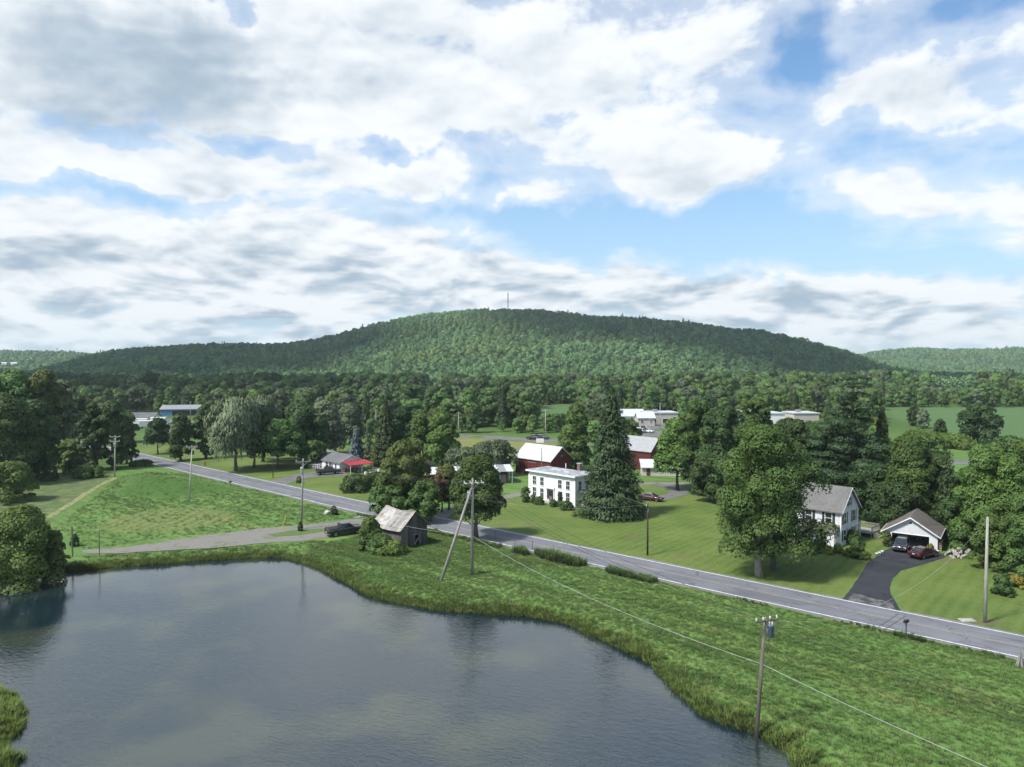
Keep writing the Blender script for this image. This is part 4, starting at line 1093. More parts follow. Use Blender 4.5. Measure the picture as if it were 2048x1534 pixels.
# ================================================================== buildings
def siding(name, c, c2, pitch=.16):
    """painted clapboard: weathering in the colour, the laps as relief"""
    m, nt, p = new_mat(name)
    tc = nn(nt, 'ShaderNodeTexCoord').outputs['Object']
    f = noise(nt, vmt(nt, 'MULTIPLY', tc, (1, 1, .35)), .9, 5, .65)
    nt.links.new(mixc(nt, sstep(nt, f, .4, .7), c, c2), p.inputs['Base Color'])
    sp = nn(nt, 'ShaderNodeSeparateXYZ', {0: tc}).outputs
    saw = mth(nt, 'FRACT', mth(nt, 'DIVIDE', sp[2], pitch))
    b = nn(nt, 'ShaderNodeBump', {'Strength': .6, 'Distance': .02, 'Height': mth(nt, 'SUBTRACT', 1.0, saw)})
    nt.links.new(b.outputs[0], p.inputs['Normal']); p.inputs['Roughness'].default_value = .65
    return m
def shingle(name, c, c2, ridge_y=True):
    m, nt, p = new_mat(name)
    tc = nn(nt, 'ShaderNodeTexCoord').outputs['Object']
    f = noise(nt, tc, .5, 5, .65); g = noise(nt, vmt(nt, 'MULTIPLY', tc, (3.2, 3.2, 7)), 1.0, 2, .6)
    k = mth(nt, 'ADD', mth(nt, 'MULTIPLY', f, .5), mth(nt, 'MULTIPLY', g, .5))
    nt.links.new(mixc(nt, sstep(nt, k, .38, .62), c, c2), p.inputs['Base Color']); p.inputs['Roughness'].default_value = .9
    sp = nn(nt, 'ShaderNodeSeparateXYZ', {0: tc}).outputs
    saw = mth(nt, 'FRACT', mth(nt, 'DIVIDE', sp[2], .11))
    b = nn(nt, 'ShaderNodeBump', {'Strength': .5, 'Distance': .02, 'Height': mth(nt, 'ADD', saw, g)}); nt.links.new(b.outputs[0], p.inputs['Normal'])
    return m
M_WHITE = siding('white_clapboard', (.76, .77, .78), (.64, .65, .66))
M_CREAM = siding('grey_white_siding', (.60, .61, .63), (.52, .53, .55))
M_TRIM = mat('white_trim', (.80, .80, .79), .5, (.72, .72, .71), 2)
M_SHING = shingle('grey_shingle', (.098, .097, .096), (.148, .146, .142))
M_SHING_B = shingle('brown_shingle', (.088, .080, .074), (.132, .120, .110))
M_SHING_D = shingle('dark_shingle', (.085, .088, .092), (.14, .145, .15))
M_MEMB = mat('roof_membrane', (.20, .215, .235), .6, (.36, .375, .40), .7, lo=.4, hi=.6)
M_TIN = mat('white_tin_roof', (.50, .52, .55), .45, (.36, .37, .39), .8, bump=.1, lo=.45, hi=.75, stretch=(2.5, 1, .4))
M_RED = mat('red_barn_boards', (.125, .026, .023), .85, (.085, .021, .019), 2.0, stretch=(4, 4, .4), bump=.4)
M_GLASS = mat('window_glass', (.018, .022, .026), .06, (.03, .035, .04), 1, spec=.6)
M_SHUT = mat('dark_shutter_paint', (.030, .038, .042), .6)
M_DARKIN = mat('painted_interior_shade', (.030, .028, .026), .9)  # shade of an unlit interior given as a dark colour
M_BRICK = mat('chimney_brick', (.14, .085, .07), .9, (.21, .15, .12), 6)
M_CONC = mat('concrete', (.38, .37, .35), .9, (.28, .27, .26), 2)
M_DECK = mat('grey_deck_wood', (.22, .215, .20), .85, (.30, .29, .27), 2.5, stretch=(1, 5, 1))
M_AWN = mat('red_awning_metal', (.34, .030, .040), .55, (.28, .026, .036), 2)
M_BLUE = mat('blue_metal_wall', (.10, .24, .42), .5, (.08, .19, .34), 1)
M_BEIGE = mat('beige_wall', (.50, .46, .41), .8, (.44, .41, .37), .6)
M_STEEL = mat('grey_metal', (.35, .36, .37), .45, (.28, .29, .30), 2, metal=.4)

def face_box(mb, face, a0, a1, n0, n1, z0, z1, L, D):
    if face == 'front': mb.box(a0, a1, -n1, -n0, z0, z1)
    elif face == 'back': mb.box(a0, a1, D + n0, D + n1, z0, z1)
    elif face == 'right': mb.box(L + n0, L + n1, a0, a1, z0, z1)
    elif face == 'left': mb.box(-n1, -n0, a0, a1, z0, z1)
def window(root, face, a, z, w, h, L, D, shutters=False, bars=1, off=0.0, frame=None):
    """a along the wall, z to the centre; frame with sash bars > pane"""
    t = .09; mb = MB(); fb = lambda *q: face_box(mb, face, *q, L, D)
    x0, x1, z0, z1 = a - w / 2, a + w / 2, z - h / 2, z + h / 2
    fb(x0 - t, x0, off, off + .07, z0 - t, z1 + t); fb(x1, x1 + t, off, off + .07, z0 - t, z1 + t)
    fb(x0, x1, off, off + .07, z1, z1 + t); fb(x0, x1, off, off + .09, z0 - t, z0)
    if bars >= 1: fb(x0, x1, off + .012, off + .055, z - .03, z + .03)
    if bars >= 2:
        fb(a - .018, a + .018, off + .012, off + .05, z0, z - .03); fb(a - .018, a + .018, off + .012, off + .05, z + .03, z1)
    o = mb.build('window', frame or M_TRIM, root)
    pm = MB(); face_box(pm, face, x0 + .002, x1 - .002, off + .004, off + .02, z0 + .002, z1 - .002, L, D)
    pm.build('pane', M_GLASS, o)
    if shutters:
        for s in (-1, 1):
            sm_ = MB(); c = a + s * (w / 2 + t + .20)
            face_box(sm_, face, c - .19, c + .19, off + .003, off + .045, z0 - .06, z1 + .06, L, D)
            sm_.build('shutter', M_SHUT, root)
    return o
def gable_x(root, L, D, eave, ridge, wall_m, roof_m, oh=.35, th=.14, z0=0.0, x0=0.0, y0=0.0, trim=True, nm='wall', rn='roof'):
    """ridge along local x"""
    prof = [(x0, y0, z0 - .3), (x0, y0 + D, z0 - .3), (x0, y0 + D, z0 + eave), (x0, y0 + D / 2, z0 + ridge), (x0, y0, z0 + eave)]
    MB().prism(prof[::-1], (L, 0, 0)).build(nm, wall_m, root)
    s = (ridge - eave) / (D / 2); e = z0 + eave - s * oh
    ch = [(y0 - oh, e + .02), (y0 + D / 2, z0 + ridge + .02), (y0 + D + oh, e + .02), (y0 + D + oh, e + .02 + th), (y0 + D / 2, z0 + ridge + .02 + th * 1.25), (y0 - oh, e + .02 + th)]
    o = MB().prism([(x0 - oh, a, b) for a, b in ch], (L + 2 * oh, 0, 0)).build(rn, roof_m, root)
    if trim:
        for xx in (x0 - oh - .035, x0 + L + oh + .003):
            c2 = [(a, b - .05) for a, b in ch[:3]] + [(a, b - .01) for a, b in ch[3:]]
            MB().prism([(xx, a, b) for a, b in c2], (.032, 0, 0)).build('bargeboard', M_TRIM, root)
    return o
def base_of(p, u): return math.atan2(u[1], u[0])
U0 = (.69, -.724)                       # most of the buildings stand square to the road

# -- white two-storey farmhouse with nearly flat roof
A0 = at(1059, 995)
fh = empty('farmhouse', A0, base_of(0, U0), 'white two-storey farmhouse with nearly flat grey roof beside the huge spruce', 'house')
L, D, Hh = 12.2, 5.6, 5.5
MB().box(0, L, 0, D, -.3, Hh).build('wall', M_WHITE, fh)
r = MB(); q = [(-.55, -.55), (L + .55, -.55), (L + .55, D + .55), (-.55, D + .55)]
zr = Hh + .26
r.add([(x, y, Hh + .02) for x, y in q] + [(x, y, zr) for x, y in q] + [(3.0, D / 2, zr + .62), (L - 3.0, D / 2, zr + .62)],
      [(3, 2, 1, 0), (0, 1, 5, 4), (1, 2, 6, 5), (2, 3, 7, 6), (3, 0, 4, 7), (4, 5, 9, 8), (5, 6, 9), (6, 7, 8, 9), (7, 4, 8)])
r.build('roof', M_MEMB, fh)
c = MB(); c.box(-.60, L + .60, -.60, -.553, Hh - .0, zr + .03); c.box(L + .553, L + .60, -.55, D + .6, Hh, zr + .03); c.box(-.60, -.553, -.55, D + .6, Hh, zr + .03)
c.build('cornice', M_TRIM, fh)
c = MB(); c.box(.03, L - .03, -.05, -.002, Hh - .62, Hh - .01); c.box(L + .002, L + .05, .03, D - .03, Hh - .62, Hh - .01); c.build('frieze', M_TRIM, fh)
for x in (.0, L): MB().box(x - .22, x + .22, -.09, .12, -.2, Hh - .64).build('pilaster', M_TRIM, fh)
for k in range(7): MB().box(.5 + k * 1.87 - .07, .5 + k * 1.87 + .07, -.42, -.06, Hh - .22, Hh - .003).build('bracket', M_TRIM, fh)
for x in (1.45, 3.55, 8.4, 10.5):
    window(fh, 'front', x, 3.75, .92, 1.62, L, D, bars=2)
    window(fh, 'front', x, 1.45, .92, 1.75, L, D, bars=2)
for y in (1.5, 3.9):
    window(fh, 'right', y, 3.75, .85, 1.6, L, D, bars=2)
d = MB(); d.box(5.4, 6.4, -.05, -.003, .15, 2.35); dr = d.build('door', mat('grey_brown_door', (.16, .13, .115), .5), fh)
d = MB(); d.box(5.5, 6.3, -.07, -.052, 1.1, 2.2); d.build('pane', M_GLASS, dr)
d = MB()
for a, b in ((4.85, 5.02), (6.78, 6.95)): d.box(a, b, -.16, -.003, -.1, 2.55)
d.box(4.75, 7.05, -.24, -.003, 2.56, 2.95); d.build('door_surround', M_TRIM, fh)
for a in (5.03, 6.42): MB().box(a, a + .34, -.03, -.002, .5, 2.3).build('sidelight', M_GLASS, fh)
MB().box(4.9, 6.9, -1.0, -.17, -.2, .08).box(5.0, 6.8, -1.4, -1.002, -.2, -.06).build('step', M_CONC, fh)
# side porch and the wing behind
MB().box(L + .06, L + 2.2, 1.0, 4.6, -.2, .35).build('porch_floor', M_CONC, fh)
MB().prism([(L + .06, .8, 2.75), (L + .06, 4.8, 2.75), (L + .06, 4.8, 2.9), (L + .06, .8, 2.9)][::-1], (2.4, 0, -.25)).build('porch_roof', M_SHING_D, fh)
for y in (1.1, 2.9, 4.5): MB().box(L + 2.0, L + 2.14, y - .07, y + .07, .352, 2.6).build('porch_post', M_TRIM, fh)
MB().box(L + .06, L + 1.9, 1.3, 1.36, .4, 1.2).build('porch_panel', mat('brown_screen', (.12, .085, .065), .8), fh)
gable_x(fh, 6.0, 8.5, 3.9, 4.9, M_WHITE, M_TIN, x0=L - 6.02, y0=D + .003, nm='wing_wall', rn='wing_roof')
for y in (7.2, 9.6, 12): window(fh, 'right', y, 2.3, .85, 1.5, L, D, bars=2, off=.003)
MB().box(8.8, 9.5, D - 1.0, D - .3, zr + .2, zr + 1.55).build('chimney', M_BRICK, fh)
MB().box(8.7, 9.6, D - 1.1, D - .2, zr + 1.552, zr + 1.72).build('chimney_cap', M_CONC, fh)
MB().tube([(5.6, D - .8, zr + .4), (5.6, D - .8, zr + 1.3)], .09, 6).build('vent_pipe', M_TRIM, fh)

# -- white house with grey gabled roof on the right
h2 = empty('white_house', at(1681, 1093) - Vector((.69, -.724, 0)) * 9.4, base_of(0, U0), 'white gabled house with grey roof, dark shutters and brown porch roof beside the garage', 'house')
L, D = 9.4, 6.5
gable_x(h2, L, D, 5.3, 8.3, M_CREAM, M_SHING, oh=.42)
for x in (0, L): MB().box(x - .09, x + .09, -.05, .06, -.2, 5.0).build('corner_board', M_TRIM, h2)
MB().box(L - .05, L + .05, D - .06, D + .05, -.2, 5.0).build('corner_board', M_TRIM, h2)
for x in (1.5, 4.6, 7.6): window(h2, 'front', x, 4.0, .95, 1.6, L, D, shutters=True, bars=1)
for x in (1.6, 6.9): window(h2, 'front', x, 1.5, .95, 1.6, L, D, bars=1)
for y in (1.55, 4.9):
    window(h2, 'right', y, 4.0, .92, 1.65, L, D, shutters=True, bars=1)
    window(h2, 'right', y - (0 if y > 2 else .1), 1.45, .92, 1.6, L, D, shutters=True, bars=1)
window(h2, 'right', D / 2, 6.35, .7, 1.25, L, D, shutters=True, bars=1)
pr = MB(); pr.add([(.2, -.003, 3.15), (L - .15, -.003, 3.15), (L + .1, -2.1, 2.35), (0, -2.1, 2.35), (.2, -.003, 3.02), (L - .15, -.003, 3.02), (L + .1, -2.1, 2.22), (0, -2.1, 2.22)],
                  [(0, 3, 2, 1), (4, 5, 6, 7), (0, 1, 5, 4), (1, 2, 6, 5), (2, 3, 7, 6), (3, 0, 4, 7)]); pr.build('porch_roof', M_SHING_B, h2)
for x in (.3, 3.2, 6.2, 9.1): MB().box(x - .08, x + .08, -1.95, -1.79, .26, 2.3).build('porch_post', M_TRIM, h2)
MB().box(.1, L, -2.0, -.06, -.2, .25).build('porch_floor', M_DECK, h2)
MB().box(8.0, L - .1, -1.75, -.07, .253, 2.1).build('porch_screen_wall', M_CREAM, h2)
MB().box(.9, 1.55, 3.0, 3.65, 7.5, 9.35).build('chimney', M_BRICK, h2)
MB().box(.8, 1.65, 2.9, 3.75, 9.352, 9.5).build('chimney_cap', M_CONC, h2)
MB().box(.7, 1.9, 2.55, 2.95, 7.98, 8.28).build('chimney_flashing', M_TRIM, h2)
# back addition, deck and its rail
MB().box(5.2, L - .4, D + .003, D + 2.4, -.2, 2.5).build('back_room_wall', M_CREAM, h2)
MB().prism([(4.9, D + .01, 3.5), (4.9, D + 2.8, 2.5), (4.9, D + 2.8, 2.62), (4.9, D + .01, 3.64)], (4.6, 0, 0)).build('back_room_roof', M_SHING, h2)
window(h2, 'right', D + 1.2, 1.5, .8, 1.3, L - .4, D)
MB().box(5.4, L + 1.2, D + 2.45, D + 6.0, .55, .72).build('deck', M_DECK, h2)
for x, y in ((5.5, 5.9), (L + 1.1, 5.9), (L + 1.1, 2.6), (7.6, 5.9), (L + 1.1, 4.2)): MB().box(x - .05, x + .05, D + y - .05, D + y + .05, -.2, .549).build('deck_post', M_DECK, h2)
rl = MB(); rl.box(L + 1.08, L + 1.16, D + 2.5, D + 5.95, 1.55, 1.63); rl.box(5.4, L + 1.07, D + 5.88, D + 5.96, 1.55, 1.63)
ra = rl.build('deck_rail', M_DECK, h2)
for k in range(18): MB().box(L + 1.10, L + 1.14, D + 2.55 + k * .195, D + 2.60 + k * .195, .722, 1.548).build('baluster', M_DECK, ra)
for k in range(24): MB().box(5.5 + k * .215, 5.55 + k * .215, D + 5.90, D + 5.94, .722, 1.548).build('baluster', M_DECK, ra)
for k in range(3): MB().box(L + 1.25 + k * .3, L + 1.55 + k * .3, D + 3.0, D + 4.4, -.2, .52 - k * .17).build('deck_step', M_DECK, h2)

# -- garage with open double door
ga = empty('garage', at(1768.5, 1089), math.atan2(-.585, .81), 'grey-white two-car garage with open door and grey-brown gabled roof', 'garage')
L, D, E, Rg = 6.9, 7.4, 2.25, 4.45
o0, o1, oh_ = 1.0, 5.85, 1.98
fr = [(0, -.2), (o0, -.2), (o0, oh_), (o1, oh_), (o1, -.2), (L, -.2), (L, E), (L / 2, Rg), (0, E)]
MB().prism([(x, 0, z) for x, z in fr], (0, .15, 0)).build('front_wall', M_CREAM, ga)
MB().prism([(x, D - .15, z) for x, z in ((0, -.2), (L, -.2), (L, E), (L / 2, Rg), (0, E))], (0, .15, 0)).build('back_wall', M_CREAM, ga)
MB().box(0, .15, .152, D - .152, -.2, E).build('side_wall', M_CREAM, ga)
MB().box(L - .15, L, .152, D - .152, -.2, E).build('side_wall', M_CREAM, ga)
MB().box(.16, L - .16, .16, D - .16, -.15, .02).build('slab', M_CONC, ga)
s = (Rg - E) / (L / 2); oh2 = .4; e = E - s * oh2
ch = [(-oh2, e + .02), (L / 2, Rg + .02), (L + oh2, e + .02), (L + oh2, e + .15), (L / 2, Rg + .2), (-oh2, e + .15)]
MB().prism([(a, -.45, b) for a, b in ch], (0, D + .9, 0)).build('roof', M_SHING_B, ga)
for yy in (-.485, D + .452): MB().prism([(a, yy, b - .04) for a, b in ch[:3]] + [(a, yy, b - .02) for a, b in ch[3:]], (0, .032, 0)).build('bargeboard', M_TRIM, ga)
MB().box(L + oh2 + .003, L + oh2 + .05, -.44, D + .44, e - .02, e + .17).build('fascia', M_TRIM, ga)
MB().box(-oh2 - .05, -oh2 - .003, -.44, D + .44, e - .02, e + .17).build('fascia', M_TRIM, ga)
t = MB(); t.box(o0 - .12, o0, -.03, -.002, 0, oh_ + .12); t.box(o1, o1 + .12, -.03, -.002, 0, oh_ + .12); t.box(o0, o1, -.03, -.002, oh_, oh_ + .12); t.build('door_trim', M_TRIM, ga)
MB().lathe([(.16, 0), (.16, .03)], 12).build('gable_vent', M_SHUT, ga).matrix_local = Matrix.Translation((L / 2, -.002, 3.75)) @ Matrix.Rotation(R(90), 4, 'X')
MB().box(1.2, 5.7, .4, 3.0, oh_ + .02, oh_ + .09).build('raised_door', M_TRIM, ga)
# things kept inside at the back
for x, y, w, h_, c in ((3.9, 5.8, .7, 1.5, (.28, .27, .25)), (4.9, 5.5, .6, 1.0, (.20, .09, .06)), (5.4, 5.0, .5, 1.3, (.12, .14, .16)), (2.2, 6.2, .9, 1.2, (.16, .13, .09))):
    p = MB().box(-w / 2, w / 2, -.25, .25, 0, h_).box(-w / 2 - .02, w / 2 + .02, -.27, .27, h_ * .86, h_ * .9).build('storage_box', mat('stored_goods', c, .8))
    p.matrix_world = ga.matrix_basis @ Matrix.Translation((x, y, .025))
    tag(p, {3.9: 'pale upright cabinet at the back of the garage', 4.9: 'reddish box on the right inside the garage', 5.4: 'dark tool cabinet by the right garage wall', 2.2: 'brown chest behind the parked vehicle in the garage'}[x], 'box')

# -- red barn with white tin roof
bn = empty('red_barn', at(1031, 947) + Vector((0, 2.5, 0)), base_of(0, U0), 'red barn with white tin roof behind the white farmhouse', 'barn')
L, D = 12.2, 7.8
gable_x(bn, L, D, 3.9, 6.9, M_RED, M_TIN, oh=.3, trim=False)
rs = MB()
for k in range(13):
    x = -.25 + k * 1.05
    for sd in (0, 1):
        y0, y1 = (-.3, D / 2) if sd == 0 else (D + .3, D / 2); z0_, z1_ = 3.9 - .23 + .165, 6.9 + .19
        rs.prism([(x, y0, z0_), (x, y1, z1_), (x, y1, z1_ + .04), (x, y0, z0_ + .04)], (.05, 0, 0))
rs.build('roof_seams', M_TIN, bn)
MB().box(4.6, 7.4, -.06, -.003, 0, 3.0).build('barn_door', M_RED, bn)
t = MB(); t.box(4.5, 7.5, -.10, -.062, 3.002, 3.14); t.build('door_track', M_STEEL, bn)
window(bn, 'right', D / 2, 4.7, .8, .9, L, D, frame=M_RED); window(bn, 'front', 2.2, 1.8, .8, .8, L, D, frame=M_RED); window(bn, 'front', 10, 1.8, .8, .8, L, D, frame=M_RED)
# -- second red barn and the white-roofed shed before it
b2 = empty('red_barn', at(1262, 941) - Vector((.69, -.724, 0)) * 4 + Vector((0, 4, 0)), base_of(0, U0), 'second red barn with grey roof, its gable showing right of the huge spruce', 'barn')
gable_x(b2, 11, 6.4, 5.0, 8.1, M_RED, M_STEEL, oh=.3, trim=False)
window(b2, 'right', 3.2, 5.6, .7, .9, 11, 6.4, frame=M_RED); window(b2, 'right', 3.2, 2.6, .8, 1.0, 11, 6.4, frame=M_RED)
s2 = empty('long_shed', at(1284, 951), math.atan2(-.10, .99), 'long low shed with white tin roof and brown door by the farm drive loop', 'shed')
MB().box(0, 14, 0, 4.6, -.2, 1.9).build('wall', M_BEIGE, s2)
MB().prism([(-.3, -.5, 1.92), (-.3, 5.0, 3.3), (-.3, 5.0, 3.42), (-.3, -.5, 2.04)], (14.6, 0, 0)).build('roof', M_TIN, s2)
MB().prism([(0.003, 0, 1.902), (0.003, 4.6, 1.902), (0.003, 4.6, 3.1)][::-1], (13.99, 0, 0)).build('upper_wall', M_RED, s2)
MB().box(1.1, 2.0, -.05, -.003, 0, 1.75).build('door', mat('brown_door', (.10, .035, .028), .7), s2)
for x in (4.5, 7.5, 10.5): window(s2, 'front', x, 1.15, .7, .7, 14, 4.6)
# -- open-fronted low shed behind the roadside maple
o_s = empty('open_shed', at(860, 973), math.atan2(.24, .97), 'long low open shed with patchy white tin roof behind the roadside maple', 'shed')
L, D = 19, 6.0
MB().box(0, L, D - .15, D, -.2, 2.7).build('back_wall', M_RED, o_s)
MB().box(0, .15, .2, D - .152, -.2, 2.7).build('end_wall', M_RED, o_s)
MB().box(0, L * .62, .0, .15, -.2, 2.7).build('front_wall', mat('faded_red_boards', (.21, .085, .07), .9, (.15, .07, .06), 2, stretch=(4, 4, .4)), o_s)
for x in (13.2, 16.0): MB().box(x - .08, x + .08, .02, .18, -.2, 2.7).build('post', M_TRIM, o_s)
for y in (.1, 3.0): MB().box(L - .2, L - .02, y - .08 + .1, y + .1 + .1, -.2, 2.7).build('post', M_TRIM, o_s)
for k in range(12):
    x = k * L / 12
    for sd in (0, 1):
        y0, y1 = (-.5, D / 2) if sd == 0 else (D + .5, D / 2)
        jit = .02 * (k % 3)
        MB().prism([(x + .01, y0, 2.72 + jit), (x + .01, y1, 3.85 + jit), (x + .01, y1, 3.90 + jit), (x + .01, y0, 2.77 + jit)], (L / 12 - .02 + .06 * (k == 11), 0, 0)).build('roof_sheet', [M_TIN, M_TIN, M_STEEL][(k * 2 + sd) % 3], o_s)
p = MB().box(-.6, .6, -.5, .5, 0, 1.0).box(-.5, .5, -.4, .4, 1.002, 1.7).build('wrapped_pallet', mat('stacked_goods', (.30, .16, .12), .8, (.4, .38, .35), 3))
p.matrix_world = o_s.matrix_basis @ Matrix.Translation((17.2, 2.0, 0)); tag(p, 'wrapped goods stacked under the right end of the open shed', 'pallet')

# -- ranch house with red awning
rh = empty('ranch_house', at(679, 944.5) - Vector((.69, -.724, 0)) * 8.8, base_of(0, U0), 'single-storey white house with grey gabled roof and red awning', 'house')
L, D = 8.8, 6.9
gable_x(rh, L, D, 2.35, 3.95, M_WHITE, M_SHING_D, oh=.4)
gable_x(rh, 8.0, 6.0, 2.25, 3.75, M_WHITE, M_STEEL, oh=.3, x0=-8.02, y0=1.5, nm='wing_wall', rn='wing_roof')
for x in (5.2, 7.0): window(rh, 'front', x, 1.35, .8, 1.1, L, D, bars=1)
window(rh, 'front', 2.6, 1.4, 1.4, 1.1, L, D, bars=1)
MB().box(3.7, 4.55, -.05, -.003, 0, 2.05).build('door', mat('dark_door', (.06, .065, .07), .5), rh)
MB().prism([(L + .42, .4, 2.62), (L + .42, 7.2, 2.62), (L + .42, 7.2, 2.70), (L + .42, .4, 2.70)][::-1], (4.2, 0, -.55)).build('awning', M_AWN, rh)
for y in (.6, 3.8, 7.0): MB().box(L + 4.3, L + 4.4, y - .05, y + .05, -.2, 2.06).build('awning_post', M_TRIM, rh)
rm = MB(); rm.prism([(-3.0, -2.2, .0), (2.6, -2.2, .55), (2.6, -2.2, .65), (-3.0, -2.2, .1)], (0, 1.3, 0)); rm.box(2.602, 4.8, -2.2, -.06, .5, .65); rm_ = rm.build('ramp', M_DECK, rh)
rr = MB()
for y in (-2.2, -.94):
    rr.prism([(-3.0, y, .95), (2.6, y, 1.5), (2.6, y, 1.58), (-3.0, y, 1.03)], (0, .05, 0)); rr.prism([(-3.0, y, .5), (2.6, y, 1.05), (2.6, y, 1.11), (-3.0, y, .56)], (0, .05, 0))
    for k in range(6): x = -2.95 + k * 1.1; rr.box(x, x + .07, y - .002, y + .052, 0.0, 1.0 + k * .108)
rr.build('ramp_rail', M_TRIM, rh)

# -- weathered shed beside the road
def weathered():
    m, nt, p = new_mat('weathered_boards')
    tc = nn(nt, 'ShaderNodeTexCoord').outputs['Object']; oi = nn(nt, 'ShaderNodeObjectInfo').outputs['Random']
    f = noise(nt, vmt(nt, 'MULTIPLY', tc, (9, 9, .8)), 1.2, 5, .65)
    c = mixc(nt, sstep(nt, f, .35, .68), (.055, .048, .042), (.155, .145, .135))
    hv = nn(nt, 'ShaderNodeHueSaturation', {'Color': c, 'Value': mth(nt, 'MULTIPLY_ADD', oi, .9, .55)})
    nt.links.new(hv.outputs[0], p.inputs['Base Color']); p.inputs['Roughness'].default_value = .9
    return m
def rusty_tin():
    m, nt, p = new_mat('rusty_tin')
    tc = nn(nt, 'ShaderNodeTexCoord').outputs['Object']; oi = nn(nt, 'ShaderNodeObjectInfo').outputs['Random']
    f = noise(nt, vmt(nt, 'MULTIPLY', tc, (1.2, 1.2, .5)), 1.4, 6, .7, .3)
    c = mixc(nt, sstep(nt, f, .44, .60), (.34, .335, .33), (.24, .20, .165))
    c = mixc(nt, sstep(nt, f, .58, .72), c, (.17, .105, .072))
    hv = nn(nt, 'ShaderNodeHueSaturation', {'Color': c, 'Value': mth(nt, 'MULTIPLY_ADD', oi, .45, .75)})
    nt.links.new(hv.outputs[0], p.inputs['Base Color']); p.inputs['Roughness'].default_value = .5; p.inputs['Metallic'].default_value = .25
    return m
M_OLD = weathered(); M_RUST = rusty_tin()
sh = empty('weathered_shed', at(802, 1099), math.atan2(.72, .69), 'weathered grey board shed with sagging rusty tin roof beside the road', 'shed')
Wd, Ln, E, Rg = 4.9, 6.4, 3.0, 5.1
unit_plank = MB().box(0, 1, 0, 1, 0, 1).mesh('plank', M_OLD)
def plank(x, y, z, sx, sy, sz, rot=0.0, tilt=0.0):
    o = link('plank', unit_plank, sh); o.location = (x, y, z); o.scale = (sx, sy, sz); o.rotation_euler = (0, tilt, rot); return o
n = 15; w = Wd / n
for k in range(n):
    xc = (k + .5) * w; top = E + (Rg - E) * (1 - abs(xc - Wd / 2) / (Wd / 2)) - .08
    lo = .02 + rnd.random() * .12; tp = top - (rnd.random() * .1)
    if k in (8, 9, 10): lo = 1.9 - .0 * k                          # doorway, boards left above it
    if k == 5: tp = top - .5
    plank(k * w + .012, -.035 + .02 * rnd.random(), lo, w - .03, .03, tp - lo, tilt=rnd.uniform(-.008, .008))
for k in range(21):
    wy = Ln / 21
    plank(-.035 + .02 * rnd.random(), k * wy + .012, .02 + rnd.random() * .15, .03, wy - .03, E - .1 - rnd.random() * .08)
for k in range(21):
    wy = Ln / 21; plank(Wd + .005, k * wy + .012, .05, .03, wy - .03, E - .1)
for k in range(n):
    xc = (k + .5) * w; top = E + (Rg - E) * (1 - abs(xc - Wd / 2) / (Wd / 2)) - .08; plank(k * w + .012, Ln, .05, w - .03, .03, top)
fm = MB()
for x in (.05, Wd - .15):
    for y in (.02, Ln / 2, Ln - .12): fm.box(x, x + .1, y, y + .1, -.2, E - .12)
for y in (.03, Ln - .13): fm.box(.152, Wd - .152, y, y + .08, E - .12, E - .02)
fm.build('frame', M_OLD, sh)
MB().box(2.2, 2.3, -.08, -.04, 0, 2.0).build('door_post', M_OLD, sh)
dl = MB().box(0, .95, 0, .04, 0, 1.9).build('door', M_OLD, sh); dl.location = (3.3, -.12, .05); dl.rotation_euler = (0, R(-9), R(18))
br = MB().box(0, .14, 0, .03, 0, 1.5).build('door_brace', mat('pale_board', (.34, .33, .31), .9), sh); br.location = (2.35, -.11, .3); br.rotation_euler = (0, R(38), 0)
MB().box(2.3, 3.1, -.09, -.055, 1.72, 1.86).build('door_head', mat('bleached_board', (.30, .29, .28), .9), sh)
NS = 7
for sd in (0, 1):
    for k in range(NS):
        y0 = -.45 + k * (Ln + .9) / NS; y1 = y0 + (Ln + .9) / NS + .05
        def zz(y, top): return (Rg + .12 if top else E - .28) - (.34 if top else .20) * math.sin(math.pi * min(1, max(0, (y + .45) / (Ln + .9)))) + (.12 if top and y < 0 else 0)
        xe = -.5 if sd == 0 else Wd + .5; lift = .012 * (k % 2)
        a = [(xe, y0, zz(y0, 0) + lift), (Wd / 2, y0, zz(y0, 1) + lift), (Wd / 2, y1, zz(y1, 1) + lift), (xe, y1, zz(y1, 0) + lift)]
        MB().prism(a if sd == 0 else a[::-1], (0, 0, .03)).build('roof_sheet', M_RUST, sh)
MB().tube([(Wd / 2, -.46, Rg + .24), (Wd / 2, Ln * .5, Rg - .19), (Wd / 2, Ln + .46, Rg + .12)], .06, 6).build('ridge_cap', M_RUST, sh)

# -- buildings further off
def far_shed(name, p, u, L, D, eave, ridge, wm, rm, label, cat='building', wins=0, opening=None, z0=0):
    r = empty(name, p, math.atan2(u[1], u[0]), label, cat)
    gable_x(r, L, D, eave, ridge, wm, rm, oh=.4, th=.2, trim=False)
    for k in range(wins): window(r, 'front', L * (k + .5) / wins, eave * .55, min(1.1, L / wins * .5), min(1.3, eave * .45), L, D)
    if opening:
        a, b, h_ = opening; MB().box(a, b, -.04, -.003, 0, h_).build('doorway_shade_panel', M_DARKIN, r)  # dark panel on the solid wall, the opening's shade painted on
    return r
far_shed('blue_building', at(320, 832), (.97, .22), 20, 14, 3.4, 5.2, M_BLUE, M_STEEL, 'blue metal workshop with low grey roof in the valley on the left', opening=(6, 18, 2.6))
far_shed('grey_roofed_house', at(250, 846), (.98, .05), 13, 8, 2.4, 4.4, M_CREAM, M_SHING_D, 'low house with grey roof left of the blue workshop', 'house', 4)
far_shed('dark_roofed_house', at(662, 864), (.98, -.15), 9.5, 7, 2.0, 3.4, M_CREAM, M_SHING_D, 'low house with dark roof beyond the ranch house, between trees', 'house', 4)
